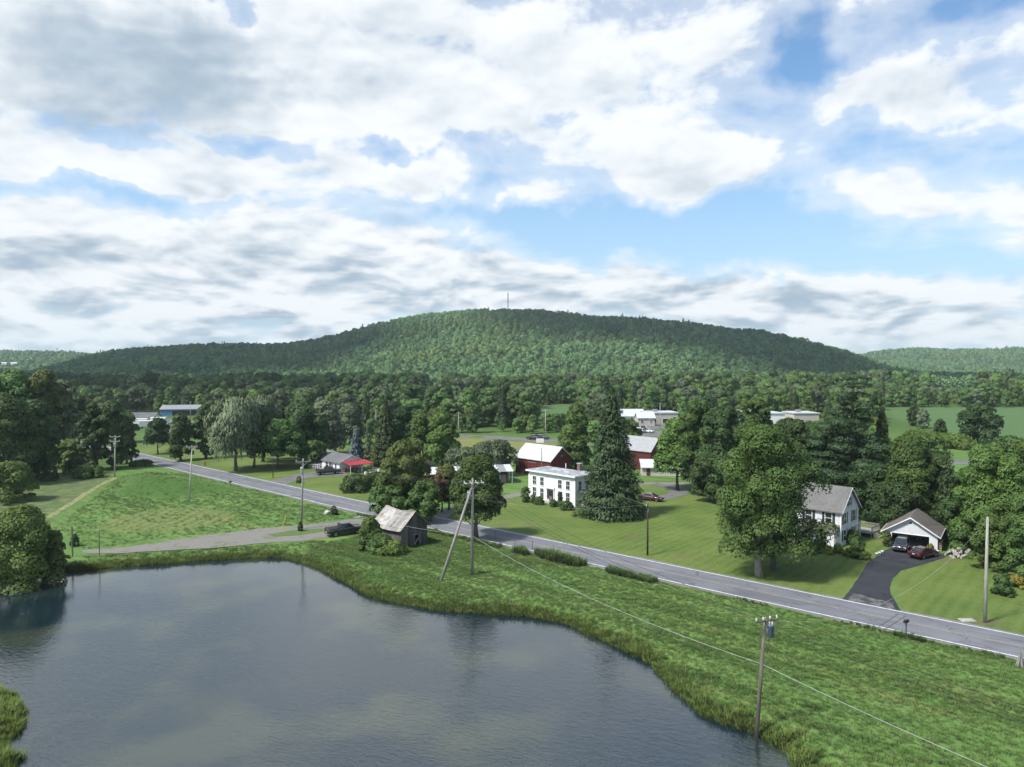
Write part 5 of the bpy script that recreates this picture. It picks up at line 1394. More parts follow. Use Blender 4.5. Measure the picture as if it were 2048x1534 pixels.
for i, (px, py, lab) in enumerate(((262, 853, 'white box trailer nearest the road below the grey-roofed house'), (278, 858, 'white box trailer at the front of the trailer yard'), (300, 850, 'pale box trailer at the right of the trailer yard'))):
    t_ = empty('box_trailer', at(px, py), R(8 + 20 * (i == 1)), lab, 'trailer', 'trailers in the yard by the blue workshop')
    MB().box(0, 6.5, 0, 2.4, .9, 3.4).build('body', M_TRIM, t_, bevel=.05)
    for x in (1.2, 5.2):
        for y in (.05, 2.1): MB().lathe([(.42, 0), (.45, .08), (.42, .25)], 10).build('wheel', mat('tyre_rubber', (.02, .02, .02), .9), t_).matrix_local = Matrix.Translation((x, y + .25, .45)) @ Matrix.Rotation(R(90), 4, 'X')
    MB().box(-.9, 0, 1.1, 1.3, .75, .88).box(.1, 6.4, .15, 2.25, .78, .897).build('chassis', M_STEEL, t_)
def flat_store(name, px, py, L, D, H, label, wm, u=(.99, .06), band=None):
    r = empty(name, at(px, py), math.atan2(u[1], u[0]), label, 'store')
    MB().box(0, L, 0, D, -.2, H).build('wall', wm, r)
    MB().box(-.3, L + .3, -.3, D + .3, H + .003, H + .5).build('roof', M_TIN, r)
    for k in range(int(L // 6)): window(r, 'front', 3 + k * 6, 1.6, 3.0, 2.0, L, D, bars=0)
    MB().box(L * .3, L * .3 + 2, D * .4, D * .4 + 1.6, H + .503, H + 1.6).build('roof_unit', M_STEEL, r)
    if band: MB().box(L * .1, L * .5, -.08, -.003, H * .62, H * .95).build('fascia_panel', band, r)
    return r
flat_store('store_building', 1293, 849, 14.5, 12, 5.0, 'white flat-roofed store building right of the huge spruce, with beige wall', M_BEIGE)
far_shed('store_building', at(1238, 846), (.99, .05), 12, 9, 3.2, 6.0, M_TRIM, M_TIN, 'white gabled store building partly behind the huge spruce', 'store', 3)
far_shed('gas_canopy', at(1276, 852), (.99, .05), 7.5, 6, 3.6, 5.6, M_BEIGE, M_TIN, 'small building with pale peaked roof between the two store buildings', 'store', 2)
flat_store('store_building', 1446, 852, 28, 16, 5.2, 'long white-roofed store building seen through the farm grove', M_TRIM, band=M_BLUE)
flat_store('store_building', 1588, 851, 11.5, 12, 5.2, 'beige flat-roofed store left of the tall white pine', M_BEIGE)
def far_house(px, Y, L, H, label, wm=M_WHITE, rm=M_SHING, dz=0, cat='house', nm='far_house'):
    x = (px - 1024) / FOC * Y; z = gz(x, Y)
    r = empty(nm, (x, Y, z + dz), 0, label, cat); gable_x(r, L, 8, H, H + 3, wm, rm, th=.3, trim=False)
    for k in range(3): window(r, 'front', L * (k + .5) / 3, H * .55, L / 7, H * .4, L, 8)
far_house(598, 930, 11, 5, 'pale house at the foot of the hill, left of the sunlit slope', dz=3)
far_house(866, 900, 9, 4, 'white house in the glade at the foot of the hill', dz=4)
far_house(1286, 1000, 8, 5, 'small white house at the foot of the hill above the huge spruce', dz=4)
far_house(1622, 1080, 9, 5, 'small white house on the lower right slope of the hill', dz=4)
far_house(1880, 790, 17, 5, 'long white farm building beyond the corn field', rm=M_TIN, dz=1, cat='building', nm='far_building')
far_house(1912, 800, 18, 3.5, 'second low white building beyond the corn field', rm=M_TIN, dz=1, cat='building', nm='far_building')
far_house(2, 2080, 46, 4, 'long white factory building on the far left ridge', rm=M_TIN, dz=9, cat='building', nm='far_building')
# lattice mast on the summit, thin mast on the far ridge
def mast(px, Y, h, w, label, dz=4, rad=.22):
    x = (px - 1024) / FOC * Y; r = empty('radio_mast', (x, Y, gz(x, Y) + dz), 0, label, 'radio mast')
    C = [(w * math.cos(a), w * math.sin(a)) for a in (0.3, 2.4, 4.5)]; lg = MB(); bm_ = MB(); nl = int(h / 3.2)
    for cx, cy in C: MB().tube([(cx, cy, -dz), (cx * .45, cy * .45, h)], rad, 5).build('mast_leg', M_STEEL, r)
    for k in range(nl):
        f0 = 1 - .55 * k / nl; f1 = 1 - .55 * (k + 1) / nl; z0_ = h * k / nl; z1_ = h * (k + 1) / nl
        for j in range(3):
            a = C[j]; b = C[(j + 1) % 3]
            bm_.tube([(a[0] * f0, a[1] * f0, z0_), (b[0] * f1, b[1] * f1, z1_)], rad * .5, 4, False)
            bm_.tube([(a[0] * f0, a[1] * f0, z0_), (b[0] * f0, b[1] * f0, z0_)], rad * .5, 4, False)
    bm_.build('bracing', M_STEEL, r)
    for z in (h * .55, h * .72, h * .86):
        for j in range(3):
            a = C[j]; MB().box(-.25, .25, -.15, .15, -1.1, 1.1).build('antenna', M_STEEL, r).location = (a[0] * 1.0, a[1] * 1.0, z)
    MB().tube([(0, 0, h - 1), (0, 0, h + 5)], rad * .7, 5).build('whip_aerial', M_STEEL, r)
mast(1016, 1640, 46, 1.7, 'grey lattice radio mast on the top of the hill', 6, .3)
mast(115, 2700, 34, 1.2, 'thin pale mast on the far left ridge', 4, .3)
# ================================================================== vehicles
M_TYRE = mat('tyre_rubber', (.018, .018, .019), .85)
M_RIM = mat('alloy_rim', (.30, .31, .32), .35, metal=.8)
M_CHROME = mat('bright_metal', (.55, .56, .57), .2, metal=1)
M_LAMP = mat('headlight_glass', (.62, .64, .66), .12, spec=.6)
M_TAIL = mat('tail_light', (.28, .012, .012), .25)
M_PLATE = mat('number_plate_white', (.70, .70, .66), .5)
M_PLAST = mat('black_plastic', (.020, .021, .023), .6)
def carpaint(name, c): return mat(name, c, .25, tuple(v * .85 for v in c), 1, coat=.7, spec=.5)
P_BLACK = carpaint('black_car_paint', (.014, .015, .018)); P_GREY = carpaint('dark_grey_car_paint', (.026, .030, .036)); P_MAROON = carpaint('maroon_car_paint', (.034, .005, .009))
P_RED = carpaint('red_car_paint', (.06, .006, .010)); P_WHITEC = carpaint('white_car_paint', (.70, .71, .72)); P_SILVER = carpaint('silver_car_paint', (.38, .40, .42)); P_BLUEC = carpaint('blue_car_paint', (.05, .10, .22))
def loft(mb, secs):
    """secs: rings of equal length"""
    n = len(secs[0]); V = [v for s in secs for v in s]; F = []
    for i in range(len(secs) - 1):
        for k in range(n): F.append((i * n + k, i * n + (k + 1) % n, (i + 1) * n + (k + 1) % n, (i + 1) * n + k))
    F += [tuple(range(n))[::-1], tuple(range((len(secs) - 1) * n, len(secs) * n))]
    F = [f[::-1] for f in F]
    return mb.add(V, F)
def ring(x, hw, z0, z1, r=.12, tuck=.06):
    """cross section of the bodywork at x: waisted rectangle with rounded shoulders"""
    return [(x, -hw + tuck, z0), (x, hw - tuck, z0), (x, hw, z0 + r), (x, hw + .01, (z0 + z1) / 2), (x, hw - .03, z1 - r * .6), (x, hw - r, z1), (x, -hw + r, z1), (x, -hw + .03, z1 - r * .6), (x, -hw - .01, (z0 + z1) / 2), (x, -hw, z0 + r)]
def vehicle(name, kind, paint, loc, heading, label, cat, group=None, detail=True):
    r = empty(name, loc, heading, label, cat, group)
    if kind == 'pickup': Lh, W, wb, wr = 2.95, 1.0, (1.85, -1.75), .41
    elif kind == 'suv': Lh, W, wb, wr = 2.35, .95, (1.40, -1.40), .37
    else: Lh, W, wb, wr = 2.35, .91, (1.42, -1.38), .33
    b = MB()
    if kind == 'pickup':
        loft(b, [ring(-Lh, W - .04, .62, 1.18), ring(-Lh + .1, W, .55, 1.30), ring(-.95, W, .45, 1.30), ring(1.25, W, .42, 1.30), ring(1.5, W, .42, 1.26), ring(2.6, W - .02, .45, 1.20), ring(2.88, W - .06, .48, 1.10), ring(2.97, W - .12, .55, .95)])
        cab = ((-.95, 1.30), (-.80, 1.95), (.55, 1.95), (1.42, 1.30))
    elif kind == 'suv':
        loft(b, [ring(-Lh, W - .08, .55, 1.0), ring(-Lh + .1, W - .02, .42, 1.12), ring(-.5, W, .32, 1.14), ring(1.1, W, .32, 1.10), ring(2.0, W - .03, .35, 1.0), ring(2.28, W - .08, .40, .9), ring(2.37, W - .16, .48, .75)])
        cab = ((-2.22, 1.12), (-1.95, 1.72), (.35, 1.74), (1.25, 1.10))
    else:
        loft(b, [ring(-Lh, W - .10, .48, .86), ring(-Lh + .12, W - .03, .36, 1.0), ring(-1.4, W, .28, 1.03), ring(.6, W, .26, .98), ring(1.2, W, .28, .95), ring(1.95, W - .05, .30, .82), ring(2.25, W - .10, .34, .72), ring(2.36, W - .20, .42, .6)])
        cab = ((-1.75, 1.02), (-1.0, 1.44), (.15, 1.46), (1.15, .96))
    body = b.build('body', paint, r, True)
    (x0, z0), (x1, z1), (x2, z2), (x3, z3) = cab; yi, yt = W - .10, W - .27
    c = MB(); c.add([(x0, -yi, z0 - .04), (x3, -yi, z3 - .04), (x3, yi, z3 - .04), (x0, yi, z0 - .04), (x1, -yt, z1), (x2, -yt, z2), (x2, yt, z2), (x1, yt, z1)],
                    [(3, 2, 1, 0), (4, 5, 6, 7), (0, 1, 5, 4), (1, 2, 6, 5), (2, 3, 7, 6), (3, 0, 4, 7)])
    c.build('cabin', paint, r, bevel=.05)
    def lerp(a, b_, t): return tuple(a[i] + (b_[i] - a[i]) * t for i in range(3))
    def pane(nm, P, q, out):
        (A, B_, C_, D_) = P; u0, u1, v0, v1 = q
        def pt(u, v): return Vector(lerp(lerp(A, B_, u), lerp(D_, C_, u), v)) + Vector(out) * .012
        MB().quad(pt(u0, v0), pt(u1, v0), pt(u1, v1), pt(u0, v1)).build(nm, M_GLASS, r)
    pane('windscreen', [(x3, -yi, z3), (x3, yi, z3), (x2, yt, z2), (x2, -yt, z2)], (.06, .94, .06, .90), (1, 0, .8))
    pane('rear_window', [(x0, yi, z0), (x0, -yi, z0), (x1, -yt, z1), (x1, yt, z1)], (.08, .92, .1, .88), (-1, 0, .5))
    for s in (-1, 1):
        P = [(x0, s * yi, z0), (x3, s * yi, z3), (x2, s * yt, z2), (x1, s * yt, z1)]
        if s > 0: P = [P[1], P[0], P[3], P[2]]
        for q in ((.07, .46, .10, .86), (.52, .88, .10, .86)): pane('side_window', P, q, (0, s, .2))
    for x in wb:
        for s in (-1, 1):
            w = MB().lathe([(wr * .6, -.11), (wr, -.10), (wr * 1.02, 0), (wr, .10), (wr * .6, .11)], 16).build('wheel', M_TYRE, r)
            w.matrix_local = Matrix.Translation((x, s * (W - .10), wr)) @ Matrix.Rotation(R(-90 * s), 4, 'X')
            MB().lathe([(.02, .118), (wr * .62, .115), (wr * .62, .06)], 12).build('rim', M_RIM, w)
            MB().add([(x + math.cos(a) * wr * k, s * (W + .013), wr + math.sin(a) * wr * k) for k in (1.03, 1.18) for a in [math.pi * j / 10 for j in range(11)]],
                     [(j, j + 1, j + 12, j + 11) for j in range(10)]).build('wheel_arch', M_PLAST, r)
    zf = .78 if kind != 'pickup' else .98
    for s in (-1, 1):
        MB().box(Lh - .10, Lh + .0, s * (W - .28) - .17, s * (W - .28) + .17, zf - .1, zf + .08).build('headlight', M_LAMP, r, bevel=.02)
        MB().box(-Lh - .012, -Lh + .06, s * (W - .16) - .09, s * (W - .16) + .09, zf - .1, zf + .2).build('tail_light', M_TAIL, r)
        MB().box(x3 - .35, x3 - .18, s * (W + .02), s * (W + .20), z3 - .02, z3 + .14).build('mirror', paint, r)
    MB().box(Lh - .06, Lh + .035, -W * .55, W * .55, zf - .22, zf + .05).build('grille', M_PLAST, r)
    MB().box(Lh - .08, Lh + .06, -W + .08, W - .08, .42, .58).build('bumper', M_CHROME if kind == 'pickup' else paint, r, bevel=.03)
    MB().box(-Lh - .07, -Lh + .06, -W + .08, W - .08, .45, .62).build('bumper', M_CHROME if kind == 'pickup' else paint, r, bevel=.03)
    MB().box(-Lh - .022, -Lh - .005, -.16, .16, .70, .82).build('number_plate', M_PLATE, r)
    if kind == 'pickup':
        MB().box(-Lh + .12, -1.0, -W + .10, W - .10, 1.302, 1.345).build('bed_cover', M_PLAST, r, bevel=.02)
    if kind == 'suv':
        for s in (-1, 1): MB().box(-1.7, .2, s * (W - .36) - .02, s * (W - .36) + .02, 1.78, 1.83).build('roof_rail', M_PLAST, r)
    return r
def head(a, b): v = at(*b) - at(*a); return math.atan2(v.y, v.x)
vehicle('pickup_truck', 'pickup', P_BLACK, at(689, 1069), head((657, 1073), (724, 1064)), 'black crew-cab pickup on the gravel drive beside the weathered shed', 'pickup')
vehicle('pickup_truck', 'pickup', P_BLACK, at(657, 948.5), head((636, 950), (680, 946.5)), 'black pickup parked in front of the ranch house', 'pickup')
gd = math.atan2(-.81, -.585)
vehicle('suv', 'suv', P_GREY, at(1803, 1099), gd, 'dark grey car backed half out of the garage, facing the road', 'car')
vehicle('sedan', 'sedan', P_MAROON, at(1847, 1114), head((1829, 1118), (1866, 1110)), 'maroon sedan parked outside the garage, its back to the drive', 'car')
vehicle('sedan', 'sedan', P_RED, at(1303, 1001), head((1290, 998), (1324, 1002)), 'dark red sedan half hidden by the huge spruce', 'car')
ha = math.atan2(_hd.y, _hd.x)
vehicle('pickup_truck', 'pickup', P_BLACK, at(1069, 880) + Vector((0, 0, .04)), ha + math.pi, 'dark pickup driving on the highway behind the red barn', 'pickup')
vehicle('sedan', 'suv', P_GREY, at(1086, 878.5) + Vector((0, 0, .04)), ha, 'grey car passing the dark pickup on the highway', 'car')
vehicle('sedan', 'sedan', P_WHITEC, at(325, 851), R(10), 'white car left of the narrow dark tree in the trailer yard', 'car', 'cars in the trailer yard')
vehicle('sedan', 'suv', P_WHITEC, at(337, 848), R(40), 'white tall car close to the blue workshop', 'car', 'cars in the trailer yard')
for i, (px, py, k, pt, lab) in enumerate(((1270, 862, 'sedan', P_BLUEC, 'blue car in the store parking lot beside the huge spruce'), (1277, 859, 'suv', P_WHITEC, 'white tall car in the store parking lot'), (1284, 858, 'sedan', P_RED, 'red car in the store parking lot'),
                                   (1292, 858, 'sedan', P_SILVER, 'silver car in the middle of the store parking lot'), (1281, 865, 'suv', P_SILVER, 'silver tall car at the near edge of the store parking lot'), (1297, 865, 'sedan', P_WHITEC, 'white car at the near right of the store parking lot'), (1390, 856, 'suv', P_WHITEC, 'white car seen between trees of the farm grove'))):
    vehicle('parked_car', k, pt, at(px, py), R(70 + 13 * i), lab, 'car', 'cars in the store parking lot')
sheet('parking_lot', poly([(1238, 872), (1236, 851), (1310, 849), (1360, 852), (1420, 862), (1320, 874)]), .02, M_DUST)
sheet('trailer_yard', poly([(245, 864), (250, 846), (300, 840), (400, 842), (410, 852), (330, 866)]), .02, M_GRAVEL)

# ================================================================== poles and wires
M_POLE = mat('grey_pole_wood', (.20, .185, .165), .9, (.31, .295, .27), 1.4, stretch=(6, 6, .5), bump=.3)
M_POLE_D = mat('dark_pole_wood', (.10, .085, .072), .9, (.17, .15, .13), 1.4, stretch=(6, 6, .5), bump=.3)
M_POLE_B = mat('creosoted_pole', (.030, .026, .024), .85, (.05, .044, .04), 1.5, stretch=(6, 6, .5))
M_INS = mat('porcelain', (.62, .62, .60), .2)
M_CAN = mat('transformer_paint', (.30, .33, .37), .45)
M_CAN_D = mat('dark_transformer_paint', (.10, .13, .17), .45)
M_WIRE = mat('dark_wire', (.025, .025, .027), .5)
M_WIRE_W = mat('pale_cable', (.40, .41, .42), .45)
M_HW = mat('galvanised_steel', (.38, .39, .40), .4, metal=.6)
def pole(name, px, py, top, label, rad=.16, m=None, lean=0.0, z=None, arms=(), can=None, cat='utility pole', group=None, ang=None, steps=False):
    """arms: (height below top, half length, insulators)"""
    b = at(px, py, WATER_Z) if z is not None else on(px, py)
    if z is not None: b.z = z
    h = CAM_H - (top - 730) / FOC * b.y - b.z
    r = empty(name, b, 0, label, cat, group); tp = Vector((lean, 0, h))
    MB().tube([(0, 0, -.8), tp * .5, tp], [rad * 1.2, rad, rad * .72], 10).build('pole_shaft', m or M_POLE, r, True)
    MB().lathe([(rad * .7, 0), (rad * .1, .07)], 10, tp).build('pole_cap', M_HW, r)
    ang = ang if ang is not None else 0
    ends = []
    for (dz, hl, ni) in arms:
        c = tp * ((h - dz) / h); dx, dy = math.cos(ang), math.sin(ang); nx_, ny_ = -dy, dx
        off = rad * .72 + .06
        def P(a, o, z_): return (c.x + dx * a + nx_ * o, c.y + dy * a + ny_ * o, c.z + z_)
        mb = MB(); V = [P(a, o, zz_) for zz_ in (-.06, .06) for a, o in ((-hl, -off - .05), (hl, -off - .05), (hl, -off + .05), (-hl, -off + .05))]
        mb.add(V, [(3, 2, 1, 0), (4, 5, 6, 7), (0, 1, 5, 4), (1, 2, 6, 5), (2, 3, 7, 6), (3, 0, 4, 7)])
        am = mb.build('crossarm', m or M_POLE, r)
        for s in (-1, 1): MB().tube([P(s * hl * .55, -off, -.06), P(0, -off, -.75)], .025, 5).build('arm_brace', M_HW, r)
        for k in range(ni):
            a = -hl + .12 + k * (2 * hl - .24) / max(1, ni - 1)
            q = P(a, -off, .062)
            MB().lathe([(.02, 0), (.02, .10), (.07, .11), (.05, .17), (.075, .19), (.045, .26), (.02, .28)], 8, q).build('insulator', M_INS, am)
            ends.append(b + Vector(q) + Vector((0, 0, .27)))
    if can:
        dz, sx, cm = can; c = tp * ((h - dz) / h)
        t = MB().lathe([(.20, -.45), (.24, -.42), (.24, .38), (.26, .40), (.26, .45), (.08, .50)], 14, c + Vector((sx * (rad + .30), -.12, 0))).build('transformer', cm, r, True)
        for s in (-1, 1): MB().lathe([(.04, 0), (.06, .06), (.035, .12), (.055, .18), (.02, .26)], 8, c + Vector((sx * (rad + .30) + s * .10, -.12, .46))).build('bushing', M_INS, t)
        MB().box(c.x + min(sx, 0) * .3 + (0 if sx < 0 else rad * .6), c.x + max(sx, 0) * .3 - (0 if sx > 0 else rad * .6) + .02, c.y - .15, c.y - .09, c.z - .1, c.z + .1).build('bracket', M_HW, r)
    return r, b, b + tp, ends
pa = math.atan2(-.60, .80)                      # the line of poles follows the road
na_ = math.atan2(.80, .60)
A_, Ab, At, Ae = pole('utility_pole', 1512, 1475, 1240, 'dark utility pole standing in the pond edge, with crossarm and blue-grey transformer', .14, M_POLE_D, .62, z=WATER_Z, arms=((.18, 1.05, 4),), can=(.95, 1, M_CAN_D), ang=math.atan2(.35, .95))
for k in range(3): MB().tube([(.72 + k * .1, -.1, 7.4), (.62 + k * .16, -.14, 6.6 - k * .15)], .012, 4).build('jumper_wire', M_WIRE, A_)
B_, Bb, Bt, Be = pole('utility_pole', 944, 1150, 958, 'grey utility pole propped by a leaning brace pole in the meadow', .17, M_POLE, .1, arms=((.55, 1.25, 4),), can=(2.2, -1, M_CAN), ang=math.atan2(.30, .95))
q = on(880, 1163); tpb = Bb + (Bt - Bb) * .91
MB().tube([q + Vector((0, 0, -.4)), q.lerp(tpb, .5), tpb + Vector((-.12, -.1, 0))], [.19, .17, .13], 10).build('brace_pole', M_POLE, None, True)
tag(bpy.data.objects['brace_pole'], 'leaning grey brace pole propping the utility pole in the meadow', 'pole')
for i in range(4): MB().tube([(Be[i] - Bb) + Vector((0, 0, -.25)), (Be[i] - Bb) + Vector((.35, -.35, -.32))], .05, 6).build('strain_insulator', M_INS, B_)
C_, Cb, Ct, Ce = pole('utility_pole', 602, 1058, 918, 'utility pole with pale transformer by the gravel drive', .16, M_POLE, .45, arms=((.45, 1.2, 3),), can=(1.9, -.3, M_INS), ang=math.atan2(.30, .95))
D_, Db, Dt, De = pole('utility_pole', 378, 1004, 893, 'slim pale pole with one crossarm in the left field', .13, mat('pale_pole_wood', (.34, .32, .29), .9, (.44, .42, .39), 1.4, stretch=(6, 6, .5)), .75, arms=((.12, 1.1, 3),), ang=math.atan2(.1, .99))
E_, Eb, Et, Ee = pole('utility_pole', 229, 953, 872, 'double-armed pale pole with transformer at the end of the trodden path', .14, bpy.data.materials['pale_pole_wood'], .35, arms=((.2, 1.3, 3), (1.3, 1.2, 2)), can=(2.2, -.2, M_INS), ang=0)
G_, Gb, Gt, Ge = pole('utility_pole', 1970, 1245, 1036, 'tall bare grey pole at the right roadside, without crossarm', .16, mat('lichened_pole', (.24, .24, .20), .9, (.35, .35, .29), 1.4, stretch=(6, 6, .5)), .08)
H_, Hb, Ht, He = pole('service_pole', 1295, 1111, 1007, 'short black pole without crossarm on the farmhouse lawn', .12, M_POLE_B, 0, arms=((.55, .32, 1),), ang=0)
I_, Ib, It, Ie = pole('service_pole', 1083, 972, 896, 'dark pole rising behind the farmhouse roof before the red barn', .11, M_POLE_D, .05)
J_, Jb, Jt, Je = pole('yard_lamp_post', 546, 956, 912, 'dark lamp post on the lawn by the ranch drive', .09, M_POLE_B, 0, cat='lamp post')
MB().lathe([(.05, 0), (.16, .05), (.2, .3), (.05, .42)], 8, Jt - Jb).build('lamp', M_PLAST, J_)
fp = at(133, 905); F_ = empty('frame_pole', fp, 0, 'double pole frame with several crossarms before the left woods', 'utility pole')
hF = CAM_H - (810 - 730) / FOC * fp.y
MB().tube([(0, 0, -.5), (-.1, 0, hF)], [.2, .13], 8).build('pole_shaft', M_POLE, F_)
MB().tube([(.9, .3, -.5), (.3, .2, hF * .66)], [.18, .13], 8).build('pole_shaft', M_POLE_D, F_)
MB().tube([(-1.4, -.6, -.5), (0, 0, hF * .72)], [.18, .13], 8).build('brace_leg', M_POLE, F_)
for z, a, b in ((hF - .25, -1.3, 1.2), (hF * .70, -1.5, 1.1), (hF * .56, -3.2, -.2), (hF * .62, -.4, .9)): MB().box(a, b, -.18, -.04, z - .07, z + .07).build('crossarm', M_POLE, F_)
for x, z in ((-1.2, hF - .2), (1.1, hF - .2)): MB().tube([(x, -.1, z), (x, -.1, hF * .72)], .03, 5).build('jumper_wire', M_HW, F_)
for px, py, top, lab in ((1091, 876, 819, 'tall pale pole beside the highway above the red barn'), (917, 872, 824, 'brown pole at the left end of the visible highway'), (752, 858, 820, 'thin pole in the gap right of the dark-roofed house'), (1169, 872, 832, 'thin pole behind the tree left of the huge spruce'),
                         (381, 836, 803, 'thin pale pole beside the blue workshop'), (1320, 858, 806, 'lamp pole above the beige store wall'), (1300, 868, 838, 'short lamp pole in the store parking lot')):
    r_, b_, t_, e_ = pole('far_pole', px, py, top, lab, .13, bpy.data.materials['pale_pole_wood'], 0, arms=((.3, .7, 0),), cat='pole')
def span(a, b, sag, rad, m, label, name='overhead_wire', cat='wire', group='overhead wires along the poles', n=18):
    a = Vector(a); b = Vector(b); P = []
    for i in range(n + 1):
        t = i / n; p = a.lerp(b, t); p.z -= sag * 4 * t * (1 - t); P.append(p)
    c = P[0].copy(); o = MB().tube([p - c for p in P], rad, 5).build(name, m); o.location = c
    return tag(o, label, cat, group)
def along(b, t, f): return b + (t - b) * f
Am = along(Ab, At, .615); Bm = along(Bb, Bt, .405)
nxt = Vector((43, 14, 0))
span(Bm, Am, 1.0, .015, M_WIRE_W, 'pale cable between the brace-propped pole and the pond pole', 'cable', 'cable', None)
span(Bm - Vector((0, 0, .45)), Am - Vector((0, 0, .5)), 1.15, .016, M_WIRE, 'dark cable just under the pale one, brace-propped pole to pond pole', 'cable', 'cable', None)
span(Am, nxt + Vector((0, 0, 6.2)), 1.0, .015, M_WIRE_W, 'pale cable running from the pond pole to the lower right', 'cable', 'cable', None)
span(Am - Vector((0, 0, .5)), nxt + Vector((0, 0, 5.8)), 1.0, .016, M_WIRE, 'dark cable just under the pale one, from the pond pole to the lower right', 'cable', 'cable', None)
WN = ('leftmost', 'middle', 'rightmost')
for i in range(3):
    k = (0, 1, 3)[i]
    span(Ae[k], nxt + Vector((-.8 + i * 1.0, .5 * i, 10.0)), 1.2, .015, M_WIRE, 'dark wire from the pond pole crossarm over the meadow at the right, ' + WN[i] + ' of three')
    span(Be[k], Ae[k], 1.5, .015, M_WIRE, 'dark wire between the crossarms of the propped pole and the pond pole, ' + WN[i] + ' of three')
    span(Ce[i], Be[k], .9, .015, M_WIRE, 'dark wire between the transformer pole and the propped pole, ' + WN[i] + ' of three')
    span(De[i], Ce[i], .8, .013, M_WIRE, 'dark wire between the slim pale and transformer poles, ' + WN[i] + ' of three')
    span(Ee[i], De[i], .8, .013, M_WIRE, 'dark wire between the double-armed and slim pale poles, ' + WN[i] + ' of three')
Cm = along(Cb, Ct, .46)
span(Cm, Bm, .9, .014, M_WIRE_W, 'pale cable from the transformer pole past the shed roof to the propped pole', 'cable', 'cable', None)
span(Cm - Vector((0, 0, .35)), Bm - Vector((0, 0, .45)), 1.0, .018, M_WIRE, 'dark cable from the transformer pole past the shed roof to the propped pole', 'cable', 'cable', None)
span(along(Db, Dt, .45), Cm, .9, .018, M_WIRE, 'dark cable from the slim pale pole to the transformer pole', 'cable', 'cable', None)
span(along(Eb, Et, .5), along(Db, Dt, .45), .9, .018, M_WIRE, 'dark cable from the double-armed pole to the slim pale pole', 'cable', 'cable', None)
span(Gt - Vector((0, 0, .25)), Ae[3] - Vector((0, 0, .5)), 3.0, .008, M_WIRE_W, 'pale twisted wire sagging from the bare roadside pole to the pond pole', 'service_wire', 'wire', None)
span(Gt - Vector((0, 0, .35)), ga.location + Vector((1.2, 2.5, 3.2)), .6, .012, M_WIRE, 'thin wire from the bare roadside pole to the garage', 'service_wire', 'wire', None)
span(He[0], A0 + Vector((10.5, -4, 4.9)), .5, .010, M_WIRE_W, 'thin pale wire from the short black pole to the farmhouse', 'service_wire', 'wire', None)
span(along(Bb, Bt, .80), He[0], .9, .010, M_WIRE_W, 'thin wire from the propped pole over the road to the short black pole', 'service_wire', 'wire', None)
tg = tag(MB().tube([on(563, 1059), on(563, 1059) + Vector((.75, .1, 2.4))], .05, 8).build('guy_wire_marker', mat('yellow_plastic', (.62, .50, .06), .4)), 'yellow guy-wire marker leaning beside the transformer pole', 'marker')
gpt = on(563, 1059) + Vector((.75, .1, 2.4)); span(gpt, along(Cb, Ct, .8), .0, .010, M_HW, 'steel guy wire from the yellow marker up to the transformer pole', 'guy_wire', 'wire', None)

# ================================================================== small things
def post(px, py, top, label, rad, m, nm='bank_post', cat='post', lean=0):
    b = on(px, py); h = CAM_H - (top - 730) / FOC * b.y - b.z
    o = MB().tube([(0, 0, -.4), (lean, 0, h)], [rad, rad * .85], 7).build(nm, m); o.location = b; return tag(o, label, cat)
post(145, 1113, 1055, 'weathered post with a shrub round it on the far pond bank', .11, M_POLE_D)
post(199, 1112, 1063, 'bare thin post on the far pond bank', .07, M_POLE_D)
for px, py, lab in ((990, 1079, 'old fence post right of the propped pole'), (1029, 1090, 'middle one of the old fence posts along the road'), (1064, 1100, 'old fence post at the start of the roadside weeds')):
    post(px, py, py - 17, lab, .06, M_POLE_D, 'fence_post', 'post', .1)
def mailbox(px, py, label, m, pm, h=1.1, rz=0.6):
    r = empty('mailbox', on(px, py), rz, label, 'mailbox'); MB().box(-.05, .05, -.05, .05, -.3, h - .02).build('post', pm, r)
    P = [(-.13, h)] + [(.13 * math.cos(a), h + .16 + .13 * math.sin(a)) for a in [math.pi * k / 8 for k in range(8, -1, -1)]] + [(.13, h)]
    MB().prism([(-.32, y, z) for y, z in P], (.64, 0, 0)).build('box', m, r)
    MB().box(-.335, -.322, -.12, .12, h + .02, h + .26).build('door', m, r); MB().box(-.1, -.06, .135, .15, h + .1, h + .4).build('flag', M_TAIL, r)
mailbox(1812, 1272, 'black mailbox on a post at the near edge of the road on the right', M_PLAST, M_POLE_D, 1.35)
mailbox(461, 974, 'dark mailbox on an orange-brown post beside the far left road', M_PLAST, mat('orange_brown_post', (.34, .15, .07), .8), 1.0)
hy = empty('fire_hydrant', on(410, 931), 0, 'small red hydrant on the lawn left of the willow', 'hydrant'); M_HYD = mat('hydrant_red', (.38, .05, .03), .5)
MB().lathe([(.22, 0), (.22, .08), (.15, .10), (.15, .9), (.19, .92), (.19, .98), (.12, 1.1), (.04, 1.18)], 10).build('barrel', M_HYD, hy)
for a in (0, R(90), R(180)): MB().lathe([(.07, 0), (.09, .12), (.05, .14)], 8).build('outlet', M_HYD, hy).matrix_local = Matrix.Rotation(a, 4, 'Z') @ Matrix.Translation((.13, 0, .7)) @ Matrix.Rotation(R(90), 4, 'Y')
